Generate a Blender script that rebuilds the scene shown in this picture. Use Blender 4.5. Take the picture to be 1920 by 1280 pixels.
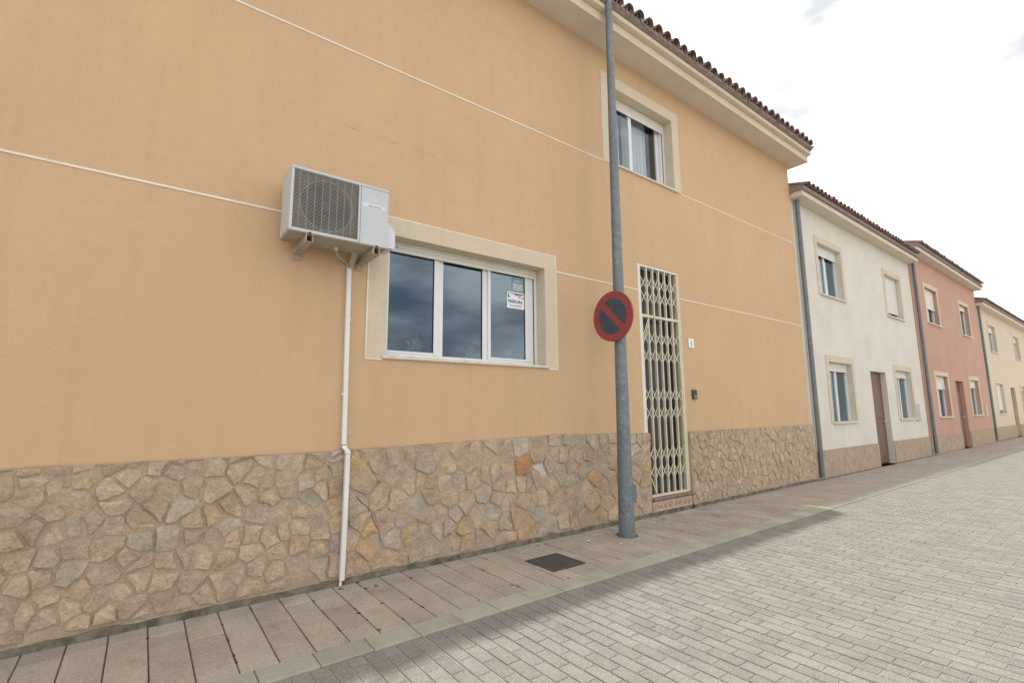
import bpy, math, random
from mathutils import Vector, Matrix, noise
random.seed(7)
rnd = random.uniform
scn = bpy.context.scene
for o in list(bpy.data.objects): bpy.data.objects.remove(o)
C = scn.collection

# ------------------------------------------------------------------ camera
# wall face is the plane y = 0 (street on the -y side), x runs along the street, z up
YAW, PITCH, ROLL = math.radians(36.982), math.radians(8.077), math.radians(-0.45)
DIST, EYE, FPX = 4.25, 1.40, 910.8
fw = Vector((math.sin(YAW)*math.cos(PITCH), math.cos(YAW)*math.cos(PITCH), math.sin(PITCH)))
rt = Vector((math.cos(YAW), -math.sin(YAW), 0)); up = rt.cross(fw)
rt2 = rt*math.cos(ROLL)+up*math.sin(ROLL); up2 = -rt*math.sin(ROLL)+up*math.cos(ROLL)
CAMP = Vector((0, -DIST, EYE))
cam = bpy.data.cameras.new('camera'); co = bpy.data.objects.new('camera', cam); C.objects.link(co)
m = Matrix((rt2, up2, -fw)).transposed().to_4x4(); m.translation = CAMP
co.matrix_world = m
cam.sensor_fit = 'HORIZONTAL'; cam.sensor_width = 36; cam.lens = 36*FPX/1920
cam.clip_start = 0.05; cam.clip_end = 3000
scn.camera = co

# ------------------------------------------------------------------ sky, sun, exposure
SUN = Vector((0.45, 0.147, 1.0)).normalized()
w = bpy.data.worlds.new('World'); scn.world = w; w.use_nodes = True
nt = w.node_tree; nt.nodes.clear()
N = lambda t: nt.nodes.new(t)
out = N('ShaderNodeOutputWorld'); bg = N('ShaderNodeBackground'); bg.inputs['Strength'].default_value = 0.15
sky = N('ShaderNodeTexSky'); sky.sky_type = 'NISHITA'; sky.sun_disc = False
sky.sun_elevation = math.asin(SUN.z); sky.sun_rotation = math.atan2(SUN.x, SUN.y)
sky.air_density = 1.0; sky.dust_density = 2.0
tc = N('ShaderNodeTexCoord'); mp = N('ShaderNodeMapping'); mp.inputs['Scale'].default_value = (1.0, 1.0, 2.6)
n1 = N('ShaderNodeTexNoise'); n1.inputs['Scale'].default_value = 2.4; n1.inputs['Detail'].default_value = 7; n1.inputs['Roughness'].default_value = .55
r1 = N('ShaderNodeValToRGB'); r1.color_ramp.elements[0].position = .27; r1.color_ramp.elements[1].position = .47
n2 = N('ShaderNodeTexNoise'); n2.inputs['Scale'].default_value = 3.7; n2.inputs['Detail'].default_value = 5
r2 = N('ShaderNodeValToRGB'); r2.color_ramp.elements[0].position = .38; r2.color_ramp.elements[1].position = .62
r2.color_ramp.elements[0].color = (5.6, 5.8, 6.1, 1); r2.color_ramp.elements[1].color = (15.4, 15.0, 14.4, 1)
mx = N('ShaderNodeMix'); mx.data_type = 'RGBA'
L = nt.links.new
L(tc.outputs['Generated'], mp.inputs['Vector']); L(mp.outputs[0], n1.inputs['Vector']); L(mp.outputs[0], n2.inputs['Vector'])
L(n1.outputs['Fac'], r1.inputs[0]); L(n2.outputs['Fac'], r2.inputs[0])
L(r1.outputs[0], mx.inputs['Factor']); L(sky.outputs[0], mx.inputs['A']); L(r2.outputs[0], mx.inputs['B'])
L(mx.outputs['Result'], bg.inputs['Color']); L(bg.outputs[0], out.inputs['Surface'])
sl = bpy.data.lights.new('sun', 'SUN'); sl.energy = 4.0; sl.angle = math.radians(1.0); sl.color = (1, .955, .885)
so = bpy.data.objects.new('sun', sl); C.objects.link(so)
so.rotation_euler = SUN.to_track_quat('Z', 'Y').to_euler(); so.location = (6, 2, 20)
scn.view_settings.view_transform = 'Standard'; scn.view_settings.look = 'None'
scn.view_settings.gamma = 1; scn.view_settings.use_curve_mapping = False
scn.view_settings.exposure = -0.06

# ------------------------------------------------------------------ helpers
def ray(u, v):
    d = rt2*((u-960)/FPX) - up2*((v-640)/FPX) + fw
    return d
def on_wall(u, v, y=0.0):
    d = ray(u, v); t = (y+DIST)/d.y; p = CAMP+d*t
    return p.x, p.z
def on_ground(u, v, z=0.0):
    d = ray(u, v); t = (z-EYE)/d.z; p = CAMP+d*t
    return p.x, p.y

class MB:
    def __init__(s): s.v = []; s.f = []; s.smooth = False
    def add(s, vs, fs):
        b = len(s.v); s.v += [tuple(p) for p in vs]; s.f += [tuple(i+b for i in f) for f in fs]; return s
    def box(s, x0, x1, y0, y1, z0, z1, b=0.0, mat=None):
        if x0 > x1: x0, x1 = x1, x0
        if y0 > y1: y0, y1 = y1, y0
        if z0 > z1: z0, z1 = z1, z0
        if b <= 0:
            vs = [(x, y, z) for x in (x0, x1) for y in (y0, y1) for z in (z0, z1)]
            fs = [(0,1,3,2), (4,6,7,5), (0,4,5,1), (2,3,7,6), (0,2,6,4), (1,5,7,3)]
        else:
            b = min(b, (x1-x0)*.45, (y1-y0)*.45, (z1-z0)*.45)
            vs = []; idx = {}
            lo = (x0, y0, z0); hi = (x1, y1, z1)
            for a in (0, 1):
                for c in (0, 1):
                    for d in (0, 1):
                        for ax in range(3):
                            p = []
                            for k, s_ in enumerate((a, c, d)):
                                q = hi[k] if s_ else lo[k]
                                if k != ax: q += -b if s_ else b
                                p.append(q)
                            idx[(a, c, d, ax)] = len(vs); vs.append(tuple(p))
            fs = []
            for ax in range(3):
                o1, o2 = [k for k in range(3) if k != ax]
                for s_ in (0, 1):
                    def K(i, j):
                        t = [0,0,0]; t[ax] = s_; t[o1] = i; t[o2] = j; return idx[(t[0],t[1],t[2],ax)]
                    fs.append((K(0,0), K(1,0), K(1,1), K(0,1)))
            for ax in range(3):
                o1, o2 = [k for k in range(3) if k != ax]
                for i in (0, 1):
                    for j in (0, 1):
                        t = [0,0,0]; t[o1] = i; t[o2] = j
                        t0 = list(t); t1 = list(t); t1[ax] = 1
                        fs.append((idx[(*t0,o1)], idx[(*t1,o1)], idx[(*t1,o2)], idx[(*t0,o2)]))
            for a in (0, 1):
                for c in (0, 1):
                    for d in (0, 1): fs.append((idx[(a,c,d,0)], idx[(a,c,d,1)], idx[(a,c,d,2)]))
        if mat is not None: vs = [tuple(mat @ Vector(p)) for p in vs]
        return s.add(vs, fs)
    def prism(s, pts, a, b, axis='x'):
        n = len(pts); vs = []
        for t in (a, b):
            for p, q in pts:
                vs.append((t, p, q) if axis == 'x' else (p, t, q) if axis == 'y' else (p, q, t))
        fs = [tuple(range(n)), tuple(range(2*n-1, n-1, -1))]
        fs += [(i, (i+1) % n, n+(i+1) % n, n+i) for i in range(n)]
        return s.add(vs, fs)
    def tube(s, path, rad, n=10, caps=True):
        path = [Vector(p) for p in path]; k = len(path)
        rads = rad if isinstance(rad, (list, tuple)) else [rad]*k
        vs = []
        u = None
        for i, p in enumerate(path):
            t = (path[min(i+1, k-1)]-path[max(i-1, 0)]).normalized()
            if u is None:
                u = t.orthogonal().normalized()
            u = (u - t*u.dot(t)).normalized(); w_ = t.cross(u)
            for j in range(n):
                a = 2*math.pi*j/n; vs.append(p+(u*math.cos(a)+w_*math.sin(a))*rads[i])
        fs = [(i*n+j, i*n+(j+1) % n, (i+1)*n+(j+1) % n, (i+1)*n+j) for i in range(k-1) for j in range(n)]
        if caps: fs += [tuple(range(n-1, -1, -1)), tuple((k-1)*n+j for j in range(n))]
        return s.add(vs, fs)
    def mesh(s, name, mat):
        me = bpy.data.meshes.new(name); me.from_pydata(s.v, [], s.f); 
        import bmesh
        bm = bmesh.new(); bm.from_mesh(me); bmesh.ops.recalc_face_normals(bm, faces=bm.faces); bm.to_mesh(me); bm.free()
        me.materials.append(mat)
        if s.smooth:
            for p in me.polygons: p.use_smooth = True
            try: me.set_sharp_from_angle(angle=math.radians(40))
            except Exception: pass
        return me
    def build(s, name, mat, parent=None, color=None):
        o = bpy.data.objects.new(name, s.mesh(name, mat)); C.objects.link(o); o.parent = parent
        if color: o.color = (*color, 1)
        return o
def inst(name, me, loc, parent, color=None, rot=None):
    o = bpy.data.objects.new(name, me); C.objects.link(o); o.parent = parent; o.location = loc
    if rot: o.rotation_euler = rot
    if color: o.color = (*color, 1)
    return o
def empty(name, loc=(0,0,0), parent=None):
    o = bpy.data.objects.new(name, None); C.objects.link(o); o.location = loc; o.parent = parent; o.empty_display_size = .1
    return o
def tag(o, label=None, cat=None, group=None, kind=None):
    if label: o['label'] = label
    if cat: o['category'] = cat
    if group: o['group'] = group
    if kind: o['kind'] = kind
    return o
def s2l(r, g, b):
    f = lambda c: c/12.92 if c <= .04045 else ((c+.055)/1.055)**2.4
    return (f(r/255), f(g/255), f(b/255))

# ------------------------------------------------------------------ materials
def material(name, col=None, rough=.8, metal=0.0, spec=.5, objcol=False, mott=None, mott2=None, speck=None, bump=None, bump2=None, streak=None, coat=0):
    """col base colour; mott=(scale, dark, light) multiplies; speck=(scale, lo, hi, amount); bump=(scale, dist)"""
    M = bpy.data.materials.new(name); M.use_nodes = True
    t = M.node_tree; b = t.nodes['Principled BSDF']; l = t.links.new
    b.inputs['Roughness'].default_value = rough; b.inputs['Metallic'].default_value = metal
    b.inputs['Specular IOR Level'].default_value = spec
    if coat: b.inputs['Coat Weight'].default_value = coat
    geo = t.nodes.new('ShaderNodeNewGeometry'); pos = geo.outputs['Position']
    if objcol:
        oi = t.nodes.new('ShaderNodeObjectInfo'); cur = oi.outputs['Color']
    else:
        rgb = t.nodes.new('ShaderNodeRGB'); rgb.outputs[0].default_value = (*col, 1); cur = rgb.outputs[0]
    def nz(scale, detail=4, rough_=.55, sc3=None):
        n = t.nodes.new('ShaderNodeTexNoise'); n.inputs['Scale'].default_value = scale
        n.inputs['Detail'].default_value = detail; n.inputs['Roughness'].default_value = rough_
        if sc3:
            mpn = t.nodes.new('ShaderNodeMapping'); mpn.inputs['Scale'].default_value = sc3
            l(pos, mpn.inputs['Vector']); l(mpn.outputs[0], n.inputs['Vector'])
        else: l(pos, n.inputs['Vector'])
        return n.outputs['Fac']
    def mult(cur, fac, lo, hi, a=.3, c=.7):
        mr = t.nodes.new('ShaderNodeMapRange'); l(fac, mr.inputs['Value'])
        mr.inputs['From Min'].default_value = a; mr.inputs['From Max'].default_value = c
        mr.inputs['To Min'].default_value = lo; mr.inputs['To Max'].default_value = hi
        v = t.nodes.new('ShaderNodeVectorMath'); v.operation = 'SCALE'
        l(cur, v.inputs[0]); l(mr.outputs[0], v.inputs['Scale']); return v.outputs[0]
    def tint(cur, fac, color, a, c, amt):
        mr = t.nodes.new('ShaderNodeMapRange'); l(fac, mr.inputs['Value'])
        mr.inputs['From Min'].default_value = a; mr.inputs['From Max'].default_value = c
        mr.inputs['To Min'].default_value = 0; mr.inputs['To Max'].default_value = amt
        x = t.nodes.new('ShaderNodeMix'); x.data_type = 'RGBA'
        l(mr.outputs[0], x.inputs['Factor']); l(cur, x.inputs['A']); x.inputs['B'].default_value = (*color, 1)
        return x.outputs['Result']
    if mott: cur = mult(cur, nz(mott[0]), mott[1], mott[2])
    if mott2: cur = mult(cur, nz(mott2[0], 5), mott2[1], mott2[2])
    if streak: cur = tint(cur, nz(streak[0], 5, .6, streak[1]), streak[2], streak[3], streak[4], streak[5])
    if speck:
        for sp in (speck if isinstance(speck, list) else [speck]):
            cur = tint(cur, nz(sp[0], 2, .7), sp[1], sp[2], sp[3], sp[4])
    l(cur, b.inputs['Base Color'])
    nrm = None
    for bp in (bump, bump2):
        if bp:
            bn = t.nodes.new('ShaderNodeBump'); bn.inputs['Strength'].default_value = 1.0; bn.inputs['Distance'].default_value = bp[1]
            l(nz(bp[0], bp[2] if len(bp) > 2 else 3, .6), bn.inputs['Height'])
            if nrm: l(nrm, bn.inputs['Normal'])
            nrm = bn.outputs['Normal']
    if nrm: l(nrm, b.inputs['Normal'])
    return M
mats = {}
M = mats
M['stucco'] = material('ochre_stucco', (.595, .412, .250), .92, spec=.2, mott=(.8, .965, 1.03), mott2=(11, .978, 1.022), bump=(200, .0034), bump2=(38, .0016),
    streak=(1.0, (7, 7, .55), (.46, .30, .165), .50, .80, .24), speck=[(75, (.40, .26, .14), .60, .74, .32), (110, (.74, .55, .37), .60, .74, .3), (2.2, (.62, .44, .25), .55, .75, .25)])
M['cream'] = material('cream_render', (.62, .535, .41), .9, spec=.2, mott=(3, .94, 1.05), mott2=(25, .95, 1.04), bump=(260, .0016), streak=(1.0, (9, 9, .8), (.40, .32, .2), .56, .85, .25))
M['soffit'] = material('soffit_render', (.66, .595, .49), .9, spec=.2, mott=(2, .95, 1.04), bump=(200, .001), streak=(1.0, (2, 6, 1), (.42, .35, .26), .55, .85, .25))
M['line'] = material('white_line', (.78, .74, .66), .8, mott=(6, .88, 1.06), bump=(150, .001))
M['alu'] = material('white_aluminium', (.72, .73, .74), .38, mott=(4, .96, 1.03), streak=(1.0, (12, 12, 1.2), (.45, .43, .40), .58, .85, .3))
M['shutter'] = material('shutter_plastic', (.68, .66, .60), .5, mott=(6, .94, 1.04))
M['sillstone'] = material('sill_stone', (.66, .61, .53), .7, mott=(8, .88, 1.06), speck=(45, (.34, .2, .12), .6, .72, .6), bump=(120, .001))
M['rubber'] = material('black_gasket', (.02, .02, .022), .6)
M['dark'] = material('dark_interior', (.035, .037, .042), .9)
M['stone'] = material('rubble_stone', None, .85, spec=.25, objcol=True, mott=(9, .80, 1.18), mott2=(48, .80, 1.17),
    speck=[(16, (.52, .45, .36), .62, .78, .38), (11, (.17, .135, .10), .62, .80, .40), (3.0, (.40, .33, .24), .50, .66, .35), (75, (.60, .56, .48), .67, .76, .5), (5, (.33, .30, .255), .54, .74, .4)], bump=(24, .018, 6), bump2=(120, .005))
M['mortar'] = material('stone_mortar', (.43, .34, .25), .95, spec=.1, mott=(6, .82, 1.15), mott2=(45, .88, 1.12), bump=(55, .006, 5), bump2=(220, .002))
M['basemortar'] = material('base_mortar', (.215, .19, .145), .95, spec=.1, mott=(12, .6, 1.2), speck=(9, (.075, .085, .05), .5, .66, .75), bump=(45, .006, 5))
M['slab'] = material('pavement_slab', None, .9, spec=.2, objcol=True, mott=(2.6, .88, 1.1), mott2=(55, .86, 1.13),
    speck=[(115, (.60, .54, .50), .56, .70, .6), (95, (.11, .095, .09), .58, .70, .5), (1.7, (.17, .14, .13), .56, .76, .35), (7, (.15, .125, .115), .62, .76, .35)], bump=(230, .0024), bump2=(30, .0018))
M['paver'] = material('road_paver', None, .9, spec=.2, objcol=True, mott=(4, .90, 1.08), mott2=(60, .87, 1.12),
    speck=[(120, (.56, .545, .50), .57, .7, .5), (100, (.09, .09, .085), .57, .70, .5), (1.4, (.20, .19, .18), .58, .78, .35)], bump=(240, .0026), bump2=(30, .0016))
M['bed'] = material('joint_dirt', (.155, .13, .108), .95, spec=.1, mott=(9, .6, 1.3), mott2=(80, .7, 1.2), bump=(90, .005))
M['sand'] = material('joint_sand', (.44, .41, .36), .95, spec=.1, mott=(5, .75, 1.15), mott2=(80, .8, 1.15), bump=(120, .004))
M['kerb'] = material('kerb_concrete', None, .85, spec=.25, objcol=True, mott=(3, .9, 1.08), mott2=(40, .94, 1.05), speck=[(120, (.12, .115, .1), .68, .78, .4), (3.1, (.22, .21, .18), .55, .75, .4)], bump=(160, .0012))
M['asphalt'] = material('far_ground', (.30, .28, .25), .95, mott=(3, .85, 1.1), mott2=(30, .85, 1.1), bump=(60, .004))
M['galv'] = material('galvanised_steel', (.165, .19, .212), .55, metal=.3, mott=(3, .88, 1.1), mott2=(22, .86, 1.1),
    speck=[(20, (.36, .39, .41), .54, .72, .42), (55, (.42, .45, .47), .58, .76, .4)], streak=(1.0, (30, 30, 2.2), (.11, .13, .15), .55, .75, .4), bump=(60, .0008))
M['red'] = material('faded_sign_red', (.30, .054, .058), .5, mott=(9, .88, 1.1), mott2=(60, .94, 1.05))
M['blue'] = material('faded_sign_blue', (.043, .066, .095), .45, mott=(8, .8, 1.2), mott2=(50, .9, 1.1))
M['signmetal'] = material('sign_back_metal', (.42, .42, .42), .45, metal=.6, mott=(10, .85, 1.1))
M['iron'] = material('cast_iron', (.085, .072, .068), .75, metal=.2, mott=(12, .8, 1.2), speck=(150, (.2, .18, .16), .6, .72, .4), bump=(180, .002))
M['gate'] = material('cream_gate_paint', (.64, .59, .45), .55, mott=(9, .88, 1.06), speck=(30, (.22, .12, .05), .69, .76, .6))
M['gatewhite'] = material('white_jamb_paint', (.72, .70, .64), .65, mott=(6, .9, 1.05), speck=(24, (.3, .26, .2), .66, .78, .4))
M['threshold'] = material('brown_threshold', (.20, .115, .095), .5, mott=(9, .82, 1.15), mott2=(70, .9, 1.1), bump=(120, .001))
M['relief'] = material('relief_tile', (.55, .40, .315), .6, mott=(14, .85, 1.12), mott2=(90, .92, 1.06), bump=(80, .002))
M['reliefdark'] = material('relief_tile_motif', (.46, .275, .20), .6, mott=(20, .8, 1.2))
M['ac'] = material('ac_casing', (.52, .55, .57), .42, mott=(3, .95, 1.04), streak=(1.0, (6, 6, .9), (.40, .38, .34), .58, .85, .3))
M['accover'] = material('ac_cover', (.63, .64, .69), .45, mott=(5, .95, 1.04))
M['acbottom'] = material('ac_bottom', (.40, .36, .29), .7, mott=(8, .75, 1.15), speck=(22, (.16, .09, .05), .62, .74, .6))
M['bulk'] = material('fan_bulkhead', (.11, .10, .085), .7, mott=(14, .7, 1.2))
M['wire'] = material('grille_wire', (.36, .355, .335), .5)
M['fins'] = material('condenser_fins', (.05, .045, .042), .6, metal=.3)
M['bracket'] = material('bracket_paint', (.40, .345, .28), .6, mott=(10, .8, 1.1), speck=(30, (.2, .1, .05), .62, .74, .7))
M['pvc'] = material('white_pvc', (.74, .73, .72), .45, mott=(3, .93, 1.04), streak=(1.0, (14, 14, .9), (.45, .42, .37), .55, .85, .35))
M['sticker'] = material('sticker_white', (.78, .78, .80), .4)
M['stickerblue'] = material('sticker_blue', (.03, .045, .16), .4)
M['stickerteal'] = material('sticker_teal', (.14, .27, .30), .4, mott=(40, .8, 1.2))
M['stickerpale'] = material('sticker_pale', (.45, .58, .60), .4, mott=(60, .75, 1.15))
M['stickergrey'] = material('sticker_grey', (.42, .36, .42), .4, mott=(70, .8, 1.2))
M['rooftile'] = material('clay_rooftile', None, .85, objcol=True, mott=(12, .8, 1.2), mott2=(60, .88, 1.1), speck=(18, (.16, .15, .13), .56, .7, .5), bump=(80, .002))
M['bedding'] = material('tile_bedding', (.26, .21, .19), .95, mott=(14, .75, 1.2), bump=(40, .006))
M['plaster'] = material('bare_plaster', (.50, .43, .33), .95, mott=(30, .7, 1.2), bump=(60, .004))
M['leaf'] = material('leaf', (.12, .20, .06), .5, objcol=False, mott=(30, .7, 1.4))
M['leafpale'] = material('leaf_pale', (.48, .50, .22), .5, mott=(30, .7, 1.3))
M['flower'] = material('flower_red', (.75, .10, .16), .6, mott=(50, .7, 1.3))
M['terracotta'] = material('terracotta', (.32, .13, .07), .8, mott=(20, .85, 1.1))
M['moss'] = material('moss', (.05, .055, .025), .95, mott=(40, .6, 1.5))
M['curtain'] = material('curtain_cloth', (.72, .72, .71), .9)
M['paint_white'] = material('neighbour_white', (.66, .62, .55), .9, mott=(1.3, .93, 1.05), bump=(150, .002), streak=(1.0, (5, 5, .5), (.42, .38, .3), .55, .85, .3))
M['paint_rose'] = material('neighbour_rose', (.50, .30, .22), .9, mott=(1.3, .93, 1.05), bump=(150, .002))
M['darkframe'] = material('dark_door_frame', (.06, .062, .07), .4)
M['doorpanel'] = material('dark_door_panel', (.042, .044, .052), .32, mott=(2, .85, 1.15))
M['wood'] = material('neighbour_door_wood', (.14, .07, .035), .5, mott=(20, .8, 1.2))
def glass(name, tint=(.80, .86, .88), ior=1.6, refl=(.74, .88, 1)):
    g = bpy.data.materials.new(name); g.use_nodes = True; t = g.node_tree; t.nodes.clear()
    o = t.nodes.new('ShaderNodeOutputMaterial'); mxs = t.nodes.new('ShaderNodeMixShader'); tr = t.nodes.new('ShaderNodeBsdfTransparent'); gl_ = t.nodes.new('ShaderNodeBsdfGlossy'); fr = t.nodes.new('ShaderNodeFresnel')
    tr.inputs['Color'].default_value = (*tint, 1); gl_.inputs['Color'].default_value = (*refl, 1); gl_.inputs['Roughness'].default_value = .006; 
    ge = t.nodes.new('ShaderNodeNewGeometry'); mr = t.nodes.new('ShaderNodeMapRange'); t.links.new(ge.outputs['Backfacing'], mr.inputs['Value'])
    mr.inputs['To Min'].default_value = ior; mr.inputs['To Max'].default_value = 1/ior; t.links.new(mr.outputs[0], fr.inputs['IOR'])
    n = t.nodes.new('ShaderNodeTexNoise'); n.inputs['Scale'].default_value = 2.2; n.inputs['Detail'].default_value = 1
    bn = t.nodes.new('ShaderNodeBump'); bn.inputs['Distance'].default_value = .0003; t.links.new(n.outputs['Fac'], bn.inputs['Height']); t.links.new(bn.outputs['Normal'], gl_.inputs['Normal'])
    t.links.new(ge.outputs['Position'], n.inputs['Vector'])
    t.links.new(fr.outputs[0], mxs.inputs[0]); t.links.new(tr.outputs[0], mxs.inputs[1]); t.links.new(gl_.outputs[0], mxs.inputs[2]); t.links.new(mxs.outputs[0], o.inputs['Surface'])
    return g
M['glass'] = glass('window_glass', (.72, .80, .84), 1.95)
M['glassup'] = glass('upper_window_glass', (.9, .93, .95), 1.7, (.9, .95, 1))

def panel_with_holes(mb, x0, x1, z0, z1, y0, y1, holes):
    """solid wall slab between y0 (front) and y1 (back) with rectangular holes"""
    xs = sorted({x0, x1, *[h[0] for h in holes], *[h[1] for h in holes]}); zs = sorted({z0, z1, *[h[2] for h in holes], *[h[3] for h in holes]})
    vid = {}
    def V(x, y, z):
        k = (round(x, 5), round(y, 5), round(z, 5))
        if k not in vid: vid[k] = len(mb.v); mb.v.append((x, y, z))
        return vid[k]
    inh = lambda cx, cz: any(h[0] < cx < h[1] and h[2] < cz < h[3] for h in holes)
    nx, nz = len(xs)-1, len(zs)-1
    solid = [[not inh((xs[i]+xs[i+1])/2, (zs[j]+zs[j+1])/2) for j in range(nz)] for i in range(nx)]
    for i in range(nx):
        for j in range(nz):
            if not solid[i][j]: continue
            a, b, c, d = xs[i], xs[i+1], zs[j], zs[j+1]
            mb.f.append((V(a,y0,c), V(b,y0,c), V(b,y0,d), V(a,y0,d)))
            mb.f.append((V(a,y1,c), V(a,y1,d), V(b,y1,d), V(b,y1,c)))
            if i == 0 or not solid[i-1][j]: mb.f.append((V(a,y0,c), V(a,y0,d), V(a,y1,d), V(a,y1,c)))
            if i == nx-1 or not solid[i+1][j]: mb.f.append((V(b,y0,c), V(b,y1,c), V(b,y1,d), V(b,y0,d)))
            if j == 0 or not solid[i][j-1]: mb.f.append((V(a,y0,c), V(a,y1,c), V(b,y1,c), V(b,y0,c)))
            if j == nz-1 or not solid[i][j+1]: mb.f.append((V(a,y0,d), V(b,y0,d), V(b,y1,d), V(a,y1,d)))
    return mb

# ------------------------------------------------------------------ dimensions (metres)
HX0, HX1 = -4.0, 10.6            # the ochre house
LW = (1.737, 3.695, 1.905, 3.075)   # lower window opening
LS = (1.558, 3.860, 1.878, 3.240)   # its cream surround
UW = (4.965, 6.450, 4.815, 6.005)
US = (4.797, 6.620, 4.802, 6.172)
DO = (5.425, 6.400, 0.0, 3.455)     # door opening
SOF = 6.50                          # soffit height
KI, KO = -1.065, -1.258             # kerb inner / outer edge
def plinth_top(x):
    pts = [(-5, 1.07), (1.29, 1.073), (1.96, 1.084), (2.78, 1.097), (3.4, 1.112), (3.97, 1.124), (4.6, 1.10), (5.43, 1.082), (6.5, 1.076), (20, 1.07)]
    for (a, za), (b, zb) in zip(pts, pts[1:]):
        if a <= x <= b: 
            return za+(zb-za)*(x-a)/(b-a) + .007*noise.noise(Vector((x*2.6, 3.3, 0))) + .004*noise.noise(Vector((x*11, 1.3, 0)))
    return 1.07

# ------------------------------------------------------------------ ground, road, kerb, pavement
g = MB().add([(-400,-400,-.09), (400,-400,-.09), (400,400,-.09), (-400,400,-.09)], [(0,1,2,3)]).build('ground', M['asphalt'])
tag(g, 'pale dusty ground beyond the paved street', kind='structure')
road = MB().box(-6, 60, -9.0, KO, -.07, -.0165).build('road', M['sand']); tag(road, 'road of small grey pavers', kind='structure')
pave = MB().box(-6, 60, KI, .0, -.07, -.011).build('pavement', M['bed']); tag(pave, 'narrow pinkish slab pavement along the wall', kind='structure')
kerb = MB().box(-6, 60, KO+.004, KI-.004, -.071, -.016).build('kerb', M['bed']); tag(kerb, 'flush grey concrete kerb', kind='structure')

def chamfer_slab(lx, ly, th=.05, b=.004):
    """top-chamfered slab centred on its origin, top at z = 0 (18 triangles)"""
    mb = MB(); hx, hy = lx/2, ly/2
    vs = [(-hx,-hy,-th), (hx,-hy,-th), (hx,hy,-th), (-hx,hy,-th), (-hx,-hy,-b), (hx,-hy,-b), (hx,hy,-b), (-hx,hy,-b),
          (-hx+b,-hy+b,0), (hx-b,-hy+b,0), (hx-b,hy-b,0), (-hx+b,hy-b,0)]
    fs = [(8,9,10,11)] + [(i, (i+1) % 4, 4+(i+1) % 4, 4+i) for i in range(4)] + [(4+i, 4+(i+1) % 4, 8+(i+1) % 4, 8+i) for i in range(4)]
    mb.add(vs, fs); return mb
def in_crop(x, y, z=0, mgn=10):
    d = Vector((x, y, z))-CAMP; zc = d.dot(fw)
    if zc < .2: return None
    u = 960+FPX*d.dot(rt2)/zc; v = 640-FPX*d.dot(up2)/zc
    return (u, v, zc)
# pavement slabs
MH = (2.985, 3.385, -.862, -.462)        # manhole
slab_me = {}
SW = .1992
far = MB()
k0 = int((-2.0-1.33)/SW)
def clip_out(r, h):
    x0, x1, y0, y1 = r
    if x1 <= h[0] or x0 >= h[1] or y1 <= h[2] or y0 >= h[3]: return [r]
    o = []
    if x0 < h[0]: o.append((x0, h[0], y0, y1)); x0 = h[0]
    if x1 > h[1]: o.append((h[1], x1, y0, y1)); x1 = h[1]
    if y0 < h[2]: o.append((x0, x1, y0, h[2]))
    if y1 > h[3]: o.append((x0, x1, h[3], y1))
    return o
for k in range(k0, 200):
    cx = 1.33+k*SW
    cuts = [-.036]
    c = -.225 + rnd(-.012, .012)
    if k % 2 == 0: seq = [c, c-.43, KI]
    elif k % 3 == 0: seq = [c, c-.215, c-.43, c-.645, KI]
    else: seq = [c, c-.215, c-.63, KI]
    cuts += seq
    for a, b in zip(cuts, cuts[1:]):
        for r in clip_out((cx, cx+SW, b, a), (MH[0]-.006, MH[1]+.006, MH[2]-.006, MH[3]+.006)):
            if r[1]-r[0] < .03 or r[3]-r[2] < .03: continue
            gx, gy = .0038, .0036
            lx, ly = round(r[1]-r[0]-2*gx, 3), round(r[3]-r[2]-2*gy, 3)
            px, py = (r[0]+r[1])/2, (r[2]+r[3])/2
            base = s2l(165, 154, 143)
            t = random.gauss(0, .05); pk = random.gauss(.004, .016)
            col = tuple(max(.05, c_*(1+t+d_)) for c_, d_ in zip(base, (pk, 0, -pk)))
            if cx > 8.6:
                sm = chamfer_slab(lx, ly); far.add([(x+px, y+py, z+.0) for x, y, z in sm.v], sm.f); continue
            if (lx, ly) not in slab_me: slab_me[(lx, ly)] = chamfer_slab(lx, ly).mesh('paving_slab', M['slab'])
            inst('paving_slab', slab_me[(lx, ly)], (px, py, rnd(-.0018, .0018)), pave, col, (rnd(-.004, .004), rnd(-.005, .005), rnd(-.003, .003)))
tag(far.build('distant_paving_slabs', M['slab'], pave, s2l(165, 154, 143)), kind='stuff')
# kerb stones
kl = .3075
km = chamfer_slab(kl-.004, KI-KO-.006, .05, .005).mesh('kerb_stone', M['kerb'])
farm = MB()
for k in range(-10, 130):
    x = 1.213+k*kl+kl/2
    if x < 9:
        b = s2l(163, 159, 146); t = random.gauss(0, .05)
        inst('kerb_stone', km, (x, (KI+KO)/2, rnd(-.0015, .0015)), kerb, tuple(c_*(1+t) for c_ in b), (rnd(-.003, .003), rnd(-.003, .003), rnd(-.002, .002)))
    else:
        sm = chamfer_slab(kl-.004, KI-KO-.006, .05, .005); farm.add([(a+x, b_+(KI+KO)/2, c_) for a, b_, c_ in sm.v], sm.f)
tag(farm.build('distant_kerb_stones', M['kerb'], kerb, s2l(163, 159, 146)), kind='stuff')
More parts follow.
